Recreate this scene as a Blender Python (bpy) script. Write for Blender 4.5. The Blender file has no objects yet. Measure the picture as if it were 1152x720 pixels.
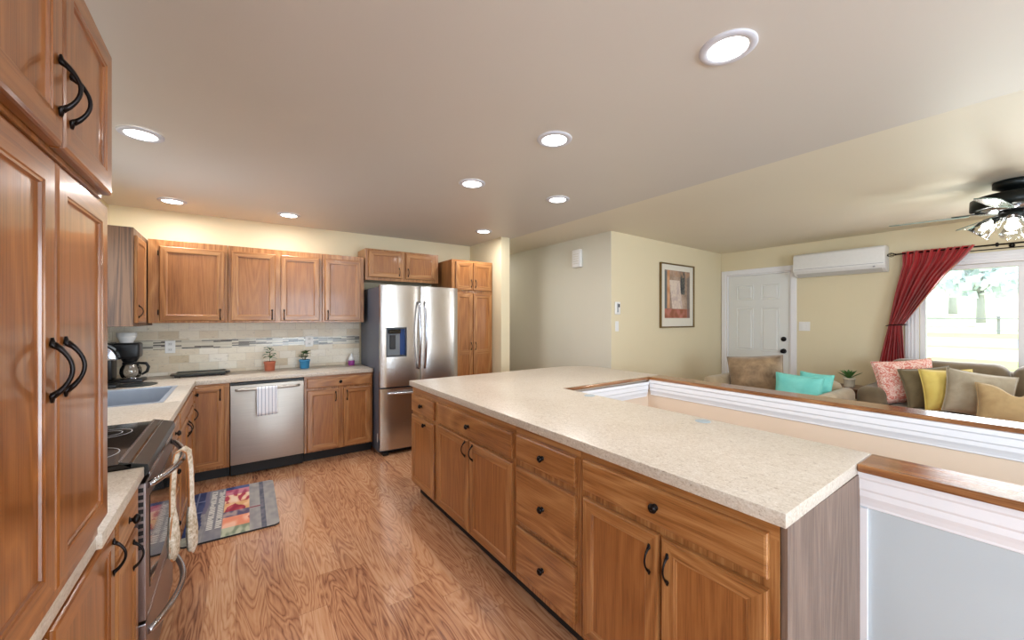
import bpy, bmesh, math, random
from mathutils import Vector, Matrix, noise
random.seed(7)
PI = math.pi
SC = bpy.context.scene
COL = SC.collection

# ------------------------------------------------------------------ camera, world, sun, big lights, exposure
cd = bpy.data.cameras.new('camera'); cam = bpy.data.objects.new('camera', cd); COL.objects.link(cam)
cd.sensor_width = 36.0; cd.lens = 440.0/1152*36.0; cd.shift_y = -1/1152; cd.clip_start = 0.02; cd.clip_end = 600
cam.location = (0, 0, 1.44); cam.rotation_euler = (PI/2, 0, -0.615)
SC.camera = cam
SC.view_settings.view_transform = 'Standard'; SC.view_settings.look = 'None'
SC.view_settings.exposure = 0.0; SC.view_settings.gamma = 1.0; SC.view_settings.use_curve_mapping = False
SC.cycles.use_denoising = True
SC.cycles.max_bounces = 10; SC.cycles.diffuse_bounces = 5; SC.cycles.glossy_bounces = 5
SC.cycles.transmission_bounces = 8; SC.cycles.transparent_max_bounces = 12
SC.cycles.sample_clamp_indirect = 8.0
SC.cycles.caustics_reflective = False; SC.cycles.caustics_refractive = False

wd = bpy.data.worlds.new('sky'); SC.world = wd; wd.use_nodes = True
wn = wd.node_tree.nodes; wl = wd.node_tree.links
bg = wn['Background']; bg.inputs['Color'].default_value = (0.78, 0.89, 1.0, 1); bg.inputs['Strength'].default_value = 4.0

def add_light(name, kind, energy, color, loc, rot=(0,0,0), size=None, size_y=None, parent=None, shape=None, spread=None):
    l = bpy.data.lights.new(name, kind); l.energy = energy; l.color = color
    if kind == 'AREA':
        l.shape = shape or 'RECTANGLE'; l.size = size
        if size_y: l.size_y = size_y
        if spread: l.spread = spread
    o = bpy.data.objects.new(name, l); COL.objects.link(o); o.location = loc; o.rotation_euler = rot
    if parent: o.parent = parent
    return o
sun = add_light('sun', 'SUN', 9.0, (1.0, 0.93, 0.82), (20, -10, 20))
sun.rotation_euler = Vector((0.62, -0.42, 0.66)).to_track_quat('Z', 'Y').to_euler(); sun.data.angle = 0.02
DAY = (0.74, 0.87, 1.0)
add_light('daylight_rear_door', 'AREA', 150, DAY, (1.7, -3.10, 1.15), (PI/2, 0, 0), 1.9, 2.0)
add_light('daylight_left_window', 'AREA', 72, (0.70, 0.83, 1.0), (-0.86, -1.5, 1.5), (0, -PI/2, 0), 1.0, 1.1)
add_light('daylight_sink_window', 'AREA', 9, DAY, (-0.895, 3.635, 1.6), (0, -PI/2, 0), .85, .68)
add_light('daylight_front_window', 'AREA', 35, (0.95, 0.97, 1.0), (6.02, -0.3, 1.45), (0, PI/2, 0), 0.9, 2.2)

# ------------------------------------------------------------------ node helpers
def lin(c):
    r = []
    for v in c:
        v = v/255.0
        r.append(v/12.92 if v <= 0.04045 else ((v+0.055)/1.055)**2.4)
    return tuple(r)+(1.0,)

class NT:
    def __init__(s, name):
        s.m = bpy.data.materials.new(name); s.m.use_nodes = True
        s.t = s.m.node_tree; s.b = s.t.nodes['Principled BSDF']; s.out = s.t.nodes['Material Output']
    def n(s, typ, **kw):
        x = s.t.nodes.new(typ)
        for k, v in kw.items():
            if k.startswith('i_'): x.inputs[k[2:]].default_value = v
            else: setattr(x, k, v)
        return x
    def l(s, a, b): s.t.links.new(a, b)
    def setv(s, k, v):
        if hasattr(v, 'is_output'): s.l(v, s.b.inputs[k])
        else: s.b.inputs[k].default_value = v
    def coord(s, kind='Object', scale=(1,1,1), rand=False, rot=(0,0,0)):
        tc = s.n('ShaderNodeTexCoord'); mp = s.n('ShaderNodeMapping')
        mp.inputs['Scale'].default_value = scale; mp.inputs['Rotation'].default_value = rot
        src = tc.outputs[kind]
        if rand:
            oi = s.n('ShaderNodeObjectInfo'); ml = s.n('ShaderNodeMath', operation='MULTIPLY'); ml.inputs[1].default_value = 37.0
            s.l(oi.outputs['Random'], ml.inputs[0])
            va = s.n('ShaderNodeVectorMath', operation='ADD'); cb = s.n('ShaderNodeCombineXYZ')
            for k in range(3): s.l(ml.outputs[0], cb.inputs[k])
            s.l(src, va.inputs[0]); s.l(cb.outputs[0], va.inputs[1]); src = va.outputs[0]
        s.l(src, mp.inputs['Vector']); return mp.outputs[0]
    def noise(s, vec, scale, detail=3, rough=0.5, dist=0.0):
        x = s.n('ShaderNodeTexNoise'); x.inputs['Scale'].default_value = scale; x.inputs['Detail'].default_value = detail
        x.inputs['Roughness'].default_value = rough; x.inputs['Distortion'].default_value = dist
        s.l(vec, x.inputs['Vector']); return x.outputs['Fac']
    def math(s, op, a, b=None, c=None):
        x = s.n('ShaderNodeMath', operation=op)
        for i, v in enumerate((a, b, c)):
            if v is None: continue
            if hasattr(v, 'is_output'): s.l(v, x.inputs[i])
            else: x.inputs[i].default_value = v
        return x.outputs[0]
    def ramp(s, fac, stops, interp='LINEAR'):
        x = s.n('ShaderNodeValToRGB'); r = x.color_ramp; r.interpolation = interp
        while len(r.elements) < len(stops): r.elements.new(0.5)
        for e, (p, c) in zip(r.elements, stops): e.position = p; e.color = c if len(c) == 4 else lin(c)
        s.l(fac, x.inputs[0]); return x.outputs[0]
    def mix(s, fac, a, b, mode='MIX'):
        x = s.n('ShaderNodeMix', data_type='RGBA', blend_type=mode)
        for sock, v in ((x.inputs[0], fac), (x.inputs[6], a), (x.inputs[7], b)):
            if hasattr(v, 'is_output'): s.l(v, sock)
            else: sock.default_value = v
        return x.outputs[2]
    def bump(s, h, strength=0.2, dist=0.01):
        x = s.n('ShaderNodeBump'); x.inputs['Strength'].default_value = strength; x.inputs['Distance'].default_value = dist
        s.l(h, x.inputs['Height']); s.l(x.outputs[0], s.b.inputs['Normal'])

def plain(name, rgb, rough=0.5, metal=0.0, spec=0.5, coat=0.0, nz=0.0, nscale=30, emit=None, estr=0, trans=0, ior=1.45, bump=0):
    t = NT(name); c = lin(rgb)
    v = t.coord('Object', rand=True)
    f = t.noise(v, nscale, 3)
    d = max(nz, 0.02)
    lo = tuple(max(0, x*(1-d)) for x in c[:3])+(1,); hi = tuple(min(1, x*(1+d)) for x in c[:3])+(1,)
    t.setv('Base Color', t.ramp(f, [(0.3, lo), (0.7, hi)]))
    t.setv('Roughness', rough); t.setv('Metallic', metal); t.setv('Specular IOR Level', spec)
    t.setv('Coat Weight', coat); t.setv('Transmission Weight', trans); t.setv('IOR', ior)
    if emit: t.setv('Emission Color', lin(emit)); t.setv('Emission Strength', estr)
    if bump: t.bump(f, bump, 0.01)
    return t.m

def wood(name, dark, mid, light, axis='z', rough=0.32, coat=0.15, scale=1.0, contrast=1.0, coatr=0.08):
    """open-grained oak: contour lines of stretched noise plus fine pores"""
    t = NT(name)
    s = {'x': (0.10, 1, 1), 'y': (1, 0.10, 1), 'z': (1, 1, 0.10)}[axis]
    v = t.coord('Object', tuple(k*scale for k in s), rand=True)
    big = t.noise(v, 3.4, 2, 0.45, 0.8)
    rings = t.math('PINGPONG', t.math('MULTIPLY', big, 30.0), 1.0)
    rings = t.math('POWER', rings, 1.6)
    s2 = {'x': (0.025, 1, 1), 'y': (1, 0.025, 1), 'z': (1, 1, 0.025)}[axis]
    v2 = t.coord('Object', tuple(k*scale for k in s2), rand=True)
    fine = t.noise(v2, 210, 4, 0.7)
    med = t.noise(v2, 46, 3, 0.6)
    soft = t.noise(t.coord('Object', tuple(0.5+0.5*k for k in s), rand=True), 3.0, 2)
    f = t.math('ADD', t.math('MULTIPLY', rings, 0.20*contrast), t.math('MULTIPLY', fine, 0.60))
    f = t.math('ADD', f, t.math('MULTIPLY', med, 0.26*contrast))
    f = t.math('ADD', f, t.math('MULTIPLY', soft, 0.12))
    col = t.ramp(f, [(0.30, dark), (0.52, mid), (0.78, light)])
    t.setv('Base Color', col); t.setv('Roughness', rough); t.setv('Coat Weight', coat); t.setv('Coat Roughness', coatr)
    t.bump(fine, 0.06, 0.003)
    return t.m

# ------------------------------------------------------------------ mesh helpers
class MB:
    def __init__(s): s.bm = bmesh.new(); s.smooth = False
    def _join(s, b2, mi):
        vm = [s.bm.verts.new(v.co) for v in b2.verts]
        b2.verts.index_update()
        for f in b2.faces:
            try:
                nf = s.bm.faces.new([vm[v.index] for v in f.verts]); nf.material_index = mi if mi is not None else f.material_index
            except ValueError: pass
        b2.free(); return vm
    def box(s, a, b, bev=0.0, seg=1, mi=0, M=None):
        b2 = bmesh.new()
        lo = [min(p, q) for p, q in zip(a, b)]; hi = [max(p, q) for p, q in zip(a, b)]
        c = [b2.verts.new((x, y, z)) for x in (lo[0], hi[0]) for y in (lo[1], hi[1]) for z in (lo[2], hi[2])]
        for f in ((0,1,3,2),(4,6,7,5),(0,4,5,1),(2,3,7,6),(0,2,6,4),(1,5,7,3)): b2.faces.new([c[i] for i in f])
        if bev > 0:
            bev = min(bev, 0.49*min(h-l for h, l in zip(hi, lo)))
            bmesh.ops.bevel(b2, geom=b2.edges[:], offset=bev, segments=seg, profile=0.5, affect='EDGES')
        if M is not None: bmesh.ops.transform(b2, matrix=M, verts=b2.verts[:])
        bmesh.ops.recalc_face_normals(b2, faces=b2.faces[:])
        s._join(b2, mi); return s
    def faces(s, vs, fs, mi=0):
        v = [s.bm.verts.new(p) for p in vs]
        for f in fs:
            try: nf = s.bm.faces.new([v[i] for i in f]); nf.material_index = mi
            except ValueError: pass
        return s
    def tube(s, pts, r, n=10, mi=0, caps=True, flat=1.0):
        pts = [Vector(p) for p in pts]; rr = r if isinstance(r, (list, tuple)) else [r]*len(pts)
        rings = []; up = None
        for i, p in enumerate(pts):
            d = (pts[min(i+1, len(pts)-1)]-pts[max(i-1, 0)]).normalized()
            if up is None:
                up = Vector((0,0,1)) if abs(d.z) < 0.9 else Vector((1,0,0))
            x = d.cross(up).normalized(); up2 = x.cross(d).normalized(); up = up2
            rings.append([s.bm.verts.new(p+(x*math.cos(2*PI*k/n)+up2*math.sin(2*PI*k/n)*flat)*rr[i]) for k in range(n)])
        for a, b in zip(rings, rings[1:]):
            for k in range(n):
                f = s.bm.faces.new((a[k], a[(k+1) % n], b[(k+1) % n], b[k])); f.material_index = mi; f.smooth = True
        if caps:
            for rg, rev in ((rings[0], True), (rings[-1], False)):
                f = s.bm.faces.new(rg[::-1] if rev else rg); f.material_index = mi
        return s
    def lathe(s, prof, c=(0,0,0), n=24, axis='z', mi=0, M=None, close=False):
        """prof: list of (r, h)"""
        rings = []
        for r, h in prof:
            ring = []
            for k in range(n):
                a = 2*PI*k/n; x, y, z = r*math.cos(a), r*math.sin(a), h
                if axis == 'y': x, y, z = x, z, y
                if axis == 'x': x, y, z = z, x, y
                p = Vector((x, y, z))
                if M is not None: p = M @ p
                ring.append(s.bm.verts.new(p+Vector(c)))
            rings.append(ring)
        for a, b in zip(rings, rings[1:]):
            for k in range(n):
                f = s.bm.faces.new((a[k], a[(k+1) % n], b[(k+1) % n], b[k])); f.material_index = mi; f.smooth = True
        if close:
            for rg in (rings[0], rings[-1]):
                f = s.bm.faces.new(rg); f.material_index = mi
        return s
    def prism(s, poly, z0, z1, mi=0, plane='xy', bev=0):
        b2 = bmesh.new()
        def P(p, h): return {'xy': (p[0], p[1], h), 'xz': (p[0], h, p[1]), 'yz': (h, p[0], p[1])}[plane]
        A = [b2.verts.new(P(p, z0)) for p in poly]; B = [b2.verts.new(P(p, z1)) for p in poly]; n = len(poly)
        b2.faces.new(A); b2.faces.new(B)
        for k in range(n): b2.faces.new((A[k], A[(k+1) % n], B[(k+1) % n], B[k]))
        bmesh.ops.recalc_face_normals(b2, faces=b2.faces[:])
        if bev: bmesh.ops.bevel(b2, geom=b2.edges[:], offset=bev, segments=2, profile=0.5, affect='EDGES')
        s._join(b2, mi); return s
    def rings(s, w0, w1, h0, h1, prof, y0=0.0, mats=(0,0), fill=True):
        """concentric rectangles in the XZ plane facing -Y. prof: (inset, out) ; mats: (vertical grain, horizontal grain)"""
        R = []
        for ins, out in prof:
            R.append([s.bm.verts.new((x, y0-out, z)) for x, z in ((w0+ins, h0+ins), (w1-ins, h0+ins), (w1-ins, h1-ins), (w0+ins, h1-ins))])
        for a, b in zip(R, R[1:]):
            for k in range(4):
                f = s.bm.faces.new((a[k], a[(k+1) % 4], b[(k+1) % 4], b[k])); f.material_index = mats[1] if k in (0, 2) else mats[0]
        if fill: f = s.bm.faces.new(R[-1]); f.material_index = mats[0]
        f = s.bm.faces.new(R[0][::-1]); f.material_index = mats[0]
        return s
    def build(s, name, mats, parent=None, smooth=None, loc=None, recalc=False):
        me = bpy.data.meshes.new(name)
        if recalc: bmesh.ops.recalc_face_normals(s.bm, faces=s.bm.faces[:])
        if smooth is not None:
            for f in s.bm.faces: f.smooth = True
        s.bm.to_mesh(me); s.bm.free()
        if smooth is not None: me.set_sharp_from_angle(angle=math.radians(smooth))
        if not isinstance(mats, (list, tuple)): mats = [mats]
        for m in mats: me.materials.append(m)
        o = bpy.data.objects.new(name, me); COL.objects.link(o)
        if loc: o.location = loc
        if parent: o.parent = parent
        return o

def tag(o, label=None, cat=None, group=None, kind=None):
    if label: o['label'] = label
    if cat: o['category'] = cat
    if group: o['group'] = group
    if kind: o['kind'] = kind
    return o
def empty(name, loc, rz=0, label=None, cat=None, group=None):
    o = bpy.data.objects.new(name, None); COL.objects.link(o); o.location = loc; o.rotation_euler = (0, 0, rz)
    o.empty_display_size = 0.05
    return tag(o, label, cat, group)
def kids(o): return [c for c in bpy.data.objects if c.parent == o]
def copy_tree(o, parent=None):
    c = o.copy(); COL.objects.link(c); c.parent = parent
    for ch in kids(o):
        if ch is not c: copy_tree(ch, c)
    return c

# ------------------------------------------------------------------ materials
WD, WM, WL = (88, 50, 24), (154, 101, 55), (184, 134, 84)
W_V = wood('oak_vertical_grain', WD, WM, WL, 'z')
W_H = wood('oak_horizontal_grain', WD, WM, WL, 'x')
W_PANEL = wood('oak_door_panel', (118, 70, 34), (158, 102, 54), (178, 122, 72), 'z', contrast=0.6)
GW_V = wood('glossy_oak_vertical_grain', (84, 42, 16), (132, 76, 32), (162, 102, 50), 'z', rough=0.28, coat=0.6)
GW_H = wood('glossy_oak_horizontal_grain', (84, 42, 16), (132, 76, 32), (162, 102, 50), 'x', rough=0.28, coat=0.6)
W_END = wood('grey_brown_end_panel', (84, 66, 56), (128, 106, 92), (158, 138, 124), 'z', rough=0.45, coat=0.0, contrast=.5)
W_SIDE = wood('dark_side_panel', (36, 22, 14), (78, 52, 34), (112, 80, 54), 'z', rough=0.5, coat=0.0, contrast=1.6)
W_CAP = wood('glossy_oak_ledge', (78, 42, 20), (132, 84, 48), (168, 120, 76), 'y', rough=0.22, coat=0.5)
W_CAPX = wood('glossy_oak_ledge_end', (78, 42, 20), (132, 84, 48), (168, 120, 76), 'x', rough=0.22, coat=0.5)
BLACK = plain('toe_kick_black', (22, 20, 20), 0.6)
BRONZE = plain('dark_bronze', (34, 30, 30), 0.28, 0.8, nz=0.2)
WALL = None
def paint(name, rgb, rough=0.6, nz=0.015, bump=0.04):
    t = NT(name); c = lin(rgb); v = t.coord('Object'); f = t.noise(v, 1.3, 2); g = t.noise(v, 140, 3)
    lo = tuple(x*(1-nz) for x in c[:3])+(1,); hi = tuple(min(1, x*(1+nz)) for x in c[:3])+(1,)
    t.setv('Base Color', t.ramp(f, [(0.3, lo), (0.7, hi)])); t.setv('Roughness', rough); t.bump(g, bump, 0.004); return t.m
WALLM = paint('cream_wall_paint', (224, 212, 180))
HALLM = paint('hall_wall_paint', (210, 206, 190))
CEILK = paint('kitchen_ceiling_shade_tone', (202, 196, 188), 0.45)  # shaded side of the ceiling crease, put into the colour
CEILL = paint('living_ceiling_lit_tone', (222, 214, 194), 0.5)  # brighter side of the crease, its light put into the colour
PEACH = paint('peach_stairwell_paint', (228, 206, 184))
HALFW = paint('pale_half_wall_paint', (190, 199, 204))
WHITE = paint('white_trim_paint', (236, 236, 240), 0.35, 0.01, 0.0)
DOORW = paint('white_door_paint', (226, 228, 226), 0.4, 0.01, 0.0)
PLASTIC = plain('white_plastic', (232, 232, 230), 0.35)
STEEL = None
def steel(name, rgb, axis, rough=0.28, k=0.5):
    t = NT(name); s = {'x': (0.02, 1, 1), 'z': (1, 1, 0.02)}[axis]
    v = t.coord('Object', s); f = t.noise(v, 220, 3); c = lin(rgb)
    t.setv('Base Color', t.ramp(f, [(0.3, tuple(x*0.88 for x in c[:3])+(1,)), (0.7, c)]))
    t.setv('Metallic', 1.0); t.setv('Roughness', rough); t.setv('Anisotropic', k); return t.m
STEELZ = steel('brushed_steel', (204, 198, 192), 'z', .26, 0.0)
STEELX = steel('brushed_steel_dishwasher', (198, 192, 184), 'x', 0.5, 0.0)
SINKM = plain('sink_steel', (166, 174, 186), 0.42, 0.55)
CHROME = plain('satin_chrome', (190, 192, 200), 0.18, 1.0)
DGREY = plain('fridge_side_grey', (92, 96, 108), 0.42, 0.3)
BLKGLOSS = plain('black_gloss', (14, 14, 16), 0.08, coat=0.5)
BLKPL = plain('black_plastic', (24, 24, 26), 0.35)
GREYPL = plain('grey_plastic', (150, 154, 160), 0.35)

def laminate():
    t = NT('speckled_beige_laminate')
    v = t.coord('Object', (1, 1, 1)); v2 = t.coord('Object', (1.0, 0.6, 1.0), rot=(0, 0, 0.5))
    a = t.noise(v2, 72, 5, 0.72, 1.4); b = t.noise(v, 190, 3, 0.6); c = t.noise(v, 6, 2)
    f = t.math('ADD', t.math('MULTIPLY', a, 0.65), t.math('MULTIPLY', b, 0.35))
    col = t.ramp(f, [(0.32, (138, 118, 100)), (0.44, (186, 173, 157)), (0.55, (201, 190, 176)), (0.68, (216, 211, 204))])
    spots = t.ramp(t.noise(v, 90, 2, 0.5, 0.5), [(0.66, (255, 255, 255)), (0.72, (150, 140, 130))])
    col = t.mix(0.6, col, spots, 'MULTIPLY')
    col = t.mix(0.12, col, t.ramp(c, [(0.3, (184, 170, 150)), (0.7, (226, 220, 210))]))
    t.setv('Base Color', col); t.setv('Roughness', 0.34); return t.m
LAM = laminate()

def floor_mat():
    t = NT('hickory_plank_floor')
    tc = t.n('ShaderNodeTexCoord'); sp = t.n('ShaderNodeSeparateXYZ'); t.l(tc.outputs['Object'], sp.inputs[0])
    x, y = sp.outputs[0], sp.outputs[1]
    PW = 0.125
    row = t.math('FLOOR', t.math('DIVIDE', x, PW))
    wn_ = t.n('ShaderNodeTexWhiteNoise', noise_dimensions='1D'); t.l(row, wn_.inputs['W'])
    yy = t.math('DIVIDE', t.math('ADD', y, t.math('MULTIPLY', wn_.outputs['Value'], 3.0)), 1.2)
    pl = t.math('FLOOR', yy)
    cb = t.n('ShaderNodeCombineXYZ'); t.l(row, cb.inputs[0]); t.l(pl, cb.inputs[1])
    w2 = t.n('ShaderNodeTexWhiteNoise', noise_dimensions='3D'); t.l(cb.outputs[0], w2.inputs['Vector'])
    rnd = w2.outputs['Value']
    cv = t.n('ShaderNodeCombineXYZ')
    t.l(t.math('ADD', x, t.math('MULTIPLY', rnd, 9.0)), cv.inputs[0]); t.l(t.math('MULTIPLY', t.math('ADD', y, t.math('MULTIPLY', rnd, 17.0)), 0.13), cv.inputs[1])
    v = cv.outputs[0]
    big = t.noise(v, 8.5, 3, 0.45, 1.1)
    rings = t.math('PINGPONG', t.math('MULTIPLY', big, 24.0), 1.0)
    cv2 = t.n('ShaderNodeCombineXYZ')
    t.l(t.math('ADD', x, t.math('MULTIPLY', rnd, 5.0)), cv2.inputs[0]); t.l(t.math('MULTIPLY', y, 0.05), cv2.inputs[1])
    fine = t.noise(cv2.outputs[0], 130, 4, 0.65)
    patch = t.noise(v, 3.2, 3, 0.6)
    f = t.math('ADD', t.math('MULTIPLY', t.math('POWER', rings, 0.6), 0.30), t.math('MULTIPLY', fine, 0.34))
    f = t.math('ADD', f, t.math('MULTIPLY', patch, 0.36))
    f = t.math('ADD', f, t.math('MULTIPLY', t.math('SUBTRACT', rnd, 0.5), 0.16))
    col = t.ramp(f, [(0.22, (104, 66, 52)), (0.40, (164, 112, 82)), (0.58, (196, 144, 106)), (0.80, (216, 172, 136))])
    fx = t.math('FRACT', t.math('DIVIDE', x, PW)); fy = t.math('FRACT', yy)
    ex = t.math('LESS_THAN', fx, 0.022); ey = t.math('LESS_THAN', fy, 0.003)
    e = t.math('MAXIMUM', ex, ey)
    col = t.mix(t.math('MULTIPLY', e, 0.28), col, lin((84, 46, 26)))
    t.setv('Base Color', col)
    t.setv('Roughness', t.math('ADD', 0.13, t.math('MULTIPLY', fine, 0.14)))
    t.setv('Coat Weight', 0.5); t.setv('Coat Roughness', 0.09)
    t.bump(t.math('SUBTRACT', t.math('MULTIPLY', rings, 0.4), e), 0.12, 0.003)
    return t.m
FLOORM = floor_mat()

def tile_mat():
    t = NT('travertine_subway_tile')
    tc = t.n('ShaderNodeTexCoord'); sp = t.n('ShaderNodeSeparateXYZ'); t.l(tc.outputs['Object'], sp.inputs[0])
    cb = t.n('ShaderNodeCombineXYZ'); t.l(t.math('ADD', sp.outputs[0], sp.outputs[1]), cb.inputs[0]); t.l(sp.outputs[2], cb.inputs[1])
    br = t.n('ShaderNodeTexBrick'); br.inputs['Scale'].default_value = 1.0
    br.inputs['Brick Width'].default_value = 0.152; br.inputs['Row Height'].default_value = 0.078
    br.inputs['Mortar Size'].default_value = 0.0018; br.inputs['Mortar Smooth'].default_value = 0.2; br.offset = 0.5
    br.inputs['Color1'].default_value = (0, 0, 0, 1); br.inputs['Color2'].default_value = (1, 1, 1, 1); br.inputs['Mortar'].default_value = (0.5, 0.5, 0.5, 1)
    t.l(cb.outputs[0], br.inputs['Vector'])
    tone = t.ramp(br.outputs['Color'], [(0.0, (222, 208, 184)), (0.35, (238, 232, 216)), (0.7, (244, 240, 230)), (1.0, (206, 188, 156))])
    v = t.coord('Object', (1, 1, 2.2))
    ns = t.noise(v, 16, 4, 0.65, 1.0)
    tone = t.mix(0.22, tone, t.ramp(ns, [(0.3, (150, 120, 88)), (0.45, (224, 208, 178)), (0.7, (244, 236, 220))]), 'MULTIPLY')
    pit = t.ramp(t.noise(v, 34, 3, 0.6), [(0.30, (120, 100, 80)), (0.36, (255, 255, 255))])
    tone = t.mix(0.35, tone, pit, 'MULTIPLY')
    col = t.mix(br.outputs['Fac'], tone, lin((206, 198, 180)))
    t.setv('Base Color', col); t.setv('Roughness', 0.45)
    t.bump(t.math('SUBTRACT', 1.0, br.outputs['Fac']), 0.3, 0.003)
    return t.m
TILE = tile_mat()
def mosaic_mat():
    t = NT('linear_glass_mosaic')
    tc = t.n('ShaderNodeTexCoord'); sp = t.n('ShaderNodeSeparateXYZ'); t.l(tc.outputs['Object'], sp.inputs[0])
    cb = t.n('ShaderNodeCombineXYZ'); t.l(t.math('ADD', sp.outputs[0], sp.outputs[1]), cb.inputs[0]); t.l(sp.outputs[2], cb.inputs[1])
    br = t.n('ShaderNodeTexBrick'); br.inputs['Scale'].default_value = 1.0
    br.inputs['Brick Width'].default_value = 0.15; br.inputs['Row Height'].default_value = 0.0110
    br.inputs['Mortar Size'].default_value = 0.001; br.offset = 0.37; br.offset_frequency = 2
    br.inputs['Color1'].default_value = (0, 0, 0, 1); br.inputs['Color2'].default_value = (1, 1, 1, 1); br.inputs['Mortar'].default_value = (0.5, 0.5, 0.5, 1)
    t.l(cb.outputs[0], br.inputs['Vector'])
    col = t.ramp(br.outputs['Color'], [(0.0, (66, 64, 68)), (0.16, (120, 118, 116)), (0.30, (206, 200, 184)), (0.52, (170, 166, 158)), (0.64, (220, 214, 198)), (0.80, (78, 74, 72)), (0.92, (214, 208, 190))], 'CONSTANT')
    col = t.mix(br.outputs['Fac'], col, lin((206, 198, 180)))
    t.setv('Base Color', col); t.setv('Roughness', 0.2); return t.m
MOSAIC = mosaic_mat()

# ------------------------------------------------------------------ the room shell
def struct(name, mb, m, label, cat='wall', smooth=None):
    o = mb.build(name, m, smooth=smooth); tag(o, label, cat, kind='structure'); return o
XL, YB, XF, XR, YR = -0.93, 4.94, 6.15, 2.75, -3.2     # left wall, kitchen back wall, front wall, stub, rear wall
# floor with a hole where the stairwell is
m = MB()
for a, b in (((XL-.12, YR-.1, -0.15), (1.84, 8.4, 0)), ((1.84, 2.24, -0.15), (XF+.1, 8.4, 0)), ((3.0, YR-.1, -0.15), (XF+.1, 2.24, 0)), ((1.84, YR-.1, -0.15), (3.0, -2.0, 0))):
    m.box(a, b)
struct('floor', m, FLOORM, 'orange-brown wood plank floor running through kitchen and living room', 'floor')
# ceiling: kitchen plane and living plane meeting in a faint crease
def slab(x0, z0, x1, z1, y0, y1):
    return MB().faces([(x0,y0,z0),(x1,y0,z1),(x1,y1,z1),(x0,y1,z0),(x0,y0,z0+.12),(x1,y0,z1+.12),(x1,y1,z1+.12),(x0,y1,z0+.12)],
        [(0,3,2,1),(4,5,6,7),(0,1,5,4),(1,2,6,5),(2,3,7,6),(3,0,4,7)])
CK0, CK1, CX, CL1 = 2.465, 2.485, 2.93, 2.447
struct('ceiling', slab(XL-.12, CK0, CX, CK1, YR-.1, 8.4), CEILK, 'smooth kitchen ceiling toned darker for shade with recessed lights', 'ceiling')
struct('ceiling', slab(CX, CK1, XF+.12, CL1, YR-.1, 8.4), CEILL, 'cream ceiling toned lighter for daylight over the living room and fan', 'ceiling')
def ceil_z(x): return CK0+(CK1-CK0)*(x-XL)/(CX-XL) if x < CX else CK1+(CL1-CK1)*(x-CX)/(XF-CX)
T = 2.6
# left wall with a window opening behind the camera (y -2.1..-0.9)
m = MB(); m.box((XL-.12, YR, 0), (XL, -2.1, T)); m.box((XL-.12, -0.9, 0), (XL, 3.25, T)); m.box((XL-.12, 4.02, 0), (XL, YB, T)); m.box((XL-.12, 3.25, 0), (XL, 4.02, 1.12)); m.box((XL-.12, 3.25, 2.08), (XL, 4.02, T)); m.box((XL-.12, -2.1, 0), (XL, -0.9, 0.95)); m.box((XL-.12, -2.1, 2.05), (XL, -0.9, T))
struct('wall_left', m, WALLM, 'cream wall behind the left kitchen run')
m = MB(); m.box((XL-.12, YB, 0), (XR+.01, YB+.12, T))
struct('wall_back', m, WALLM, 'cream wall above the back row of kitchen cabinets')
m = MB(); m.box((XR, 4.13, 0), (XR+.13, 8.3, T))
struct('wall_stub', m, WALLM, 'short cream wall end beside the tall pantry cabinet')
m = MB(); m.box((3.6, 3.2005, 0), (3.72, 8.3, T)); m.box((3.6, 3.0805, 0), (3.6045, 3.2, T))
struct('wall_hall', m, HALLM, 'greyish beige hallway wall with the door chime')
m = MB(); m.box((3.605, 3.08, 0), (XF+.12, 3.2, T))
struct('wall_living', m, WALLM, 'cream living room wall with the framed picture')
m = MB(); m.box((XR+.13, 8.2, 0), (3.6, 8.3, T)); struct('wall_hall_end', m, HALLM, 'beige wall at the end of the hallway')
# front wall with a door opening and a wide window opening
DY0, DY1, DZ = 2.15, 3.0, 2.1
WY0, WY1, WZ0, WZ1 = -1.6, 0.93, 0.86, 2.0
m = MB()
m.box((XF, DY1, 0), (XF+.12, 3.2, T)); m.box((XF, DY0, DZ), (XF+.12, DY1, T)); m.box((XF, WY1, 0), (XF+.12, DY0, T))
m.box((XF, WY0, 0), (XF+.12, WY1, WZ0)); m.box((XF, WY0, WZ1), (XF+.12, WY1, T)); m.box((XF, YR, 0), (XF+.12, WY0, T))
struct('wall_front', m, WALLM, 'tan living room wall with the entry door and picture window')
# rear wall with a glass door opening
m = MB(); m.box((XL-.12, YR-.12, 0), (.7, YR, T)); m.box((2.7, YR-.12, 0), (XF+.12, YR, T)); m.box((.7, YR-.12, 2.15), (2.7, YR, T))
struct('wall_rear', m, WALLM, 'cream wall behind the viewer')

def pane_mat():
    t = NT('window_glass'); tr = t.n('ShaderNodeBsdfTransparent'); gl = t.n('ShaderNodeBsdfGlossy'); gl.inputs['Roughness'].default_value = 0.01
    tr.inputs['Color'].default_value = (0.95, 0.97, 0.97, 1)
    fr = t.n('ShaderNodeFresnel'); mx = t.n('ShaderNodeMixShader'); t.l(fr.outputs[0], mx.inputs[0]); t.l(tr.outputs[0], mx.inputs[1]); t.l(gl.outputs[0], mx.inputs[2])
    t.l(mx.outputs[0], t.out.inputs['Surface']); return t.m
PANE = pane_mat()
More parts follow.
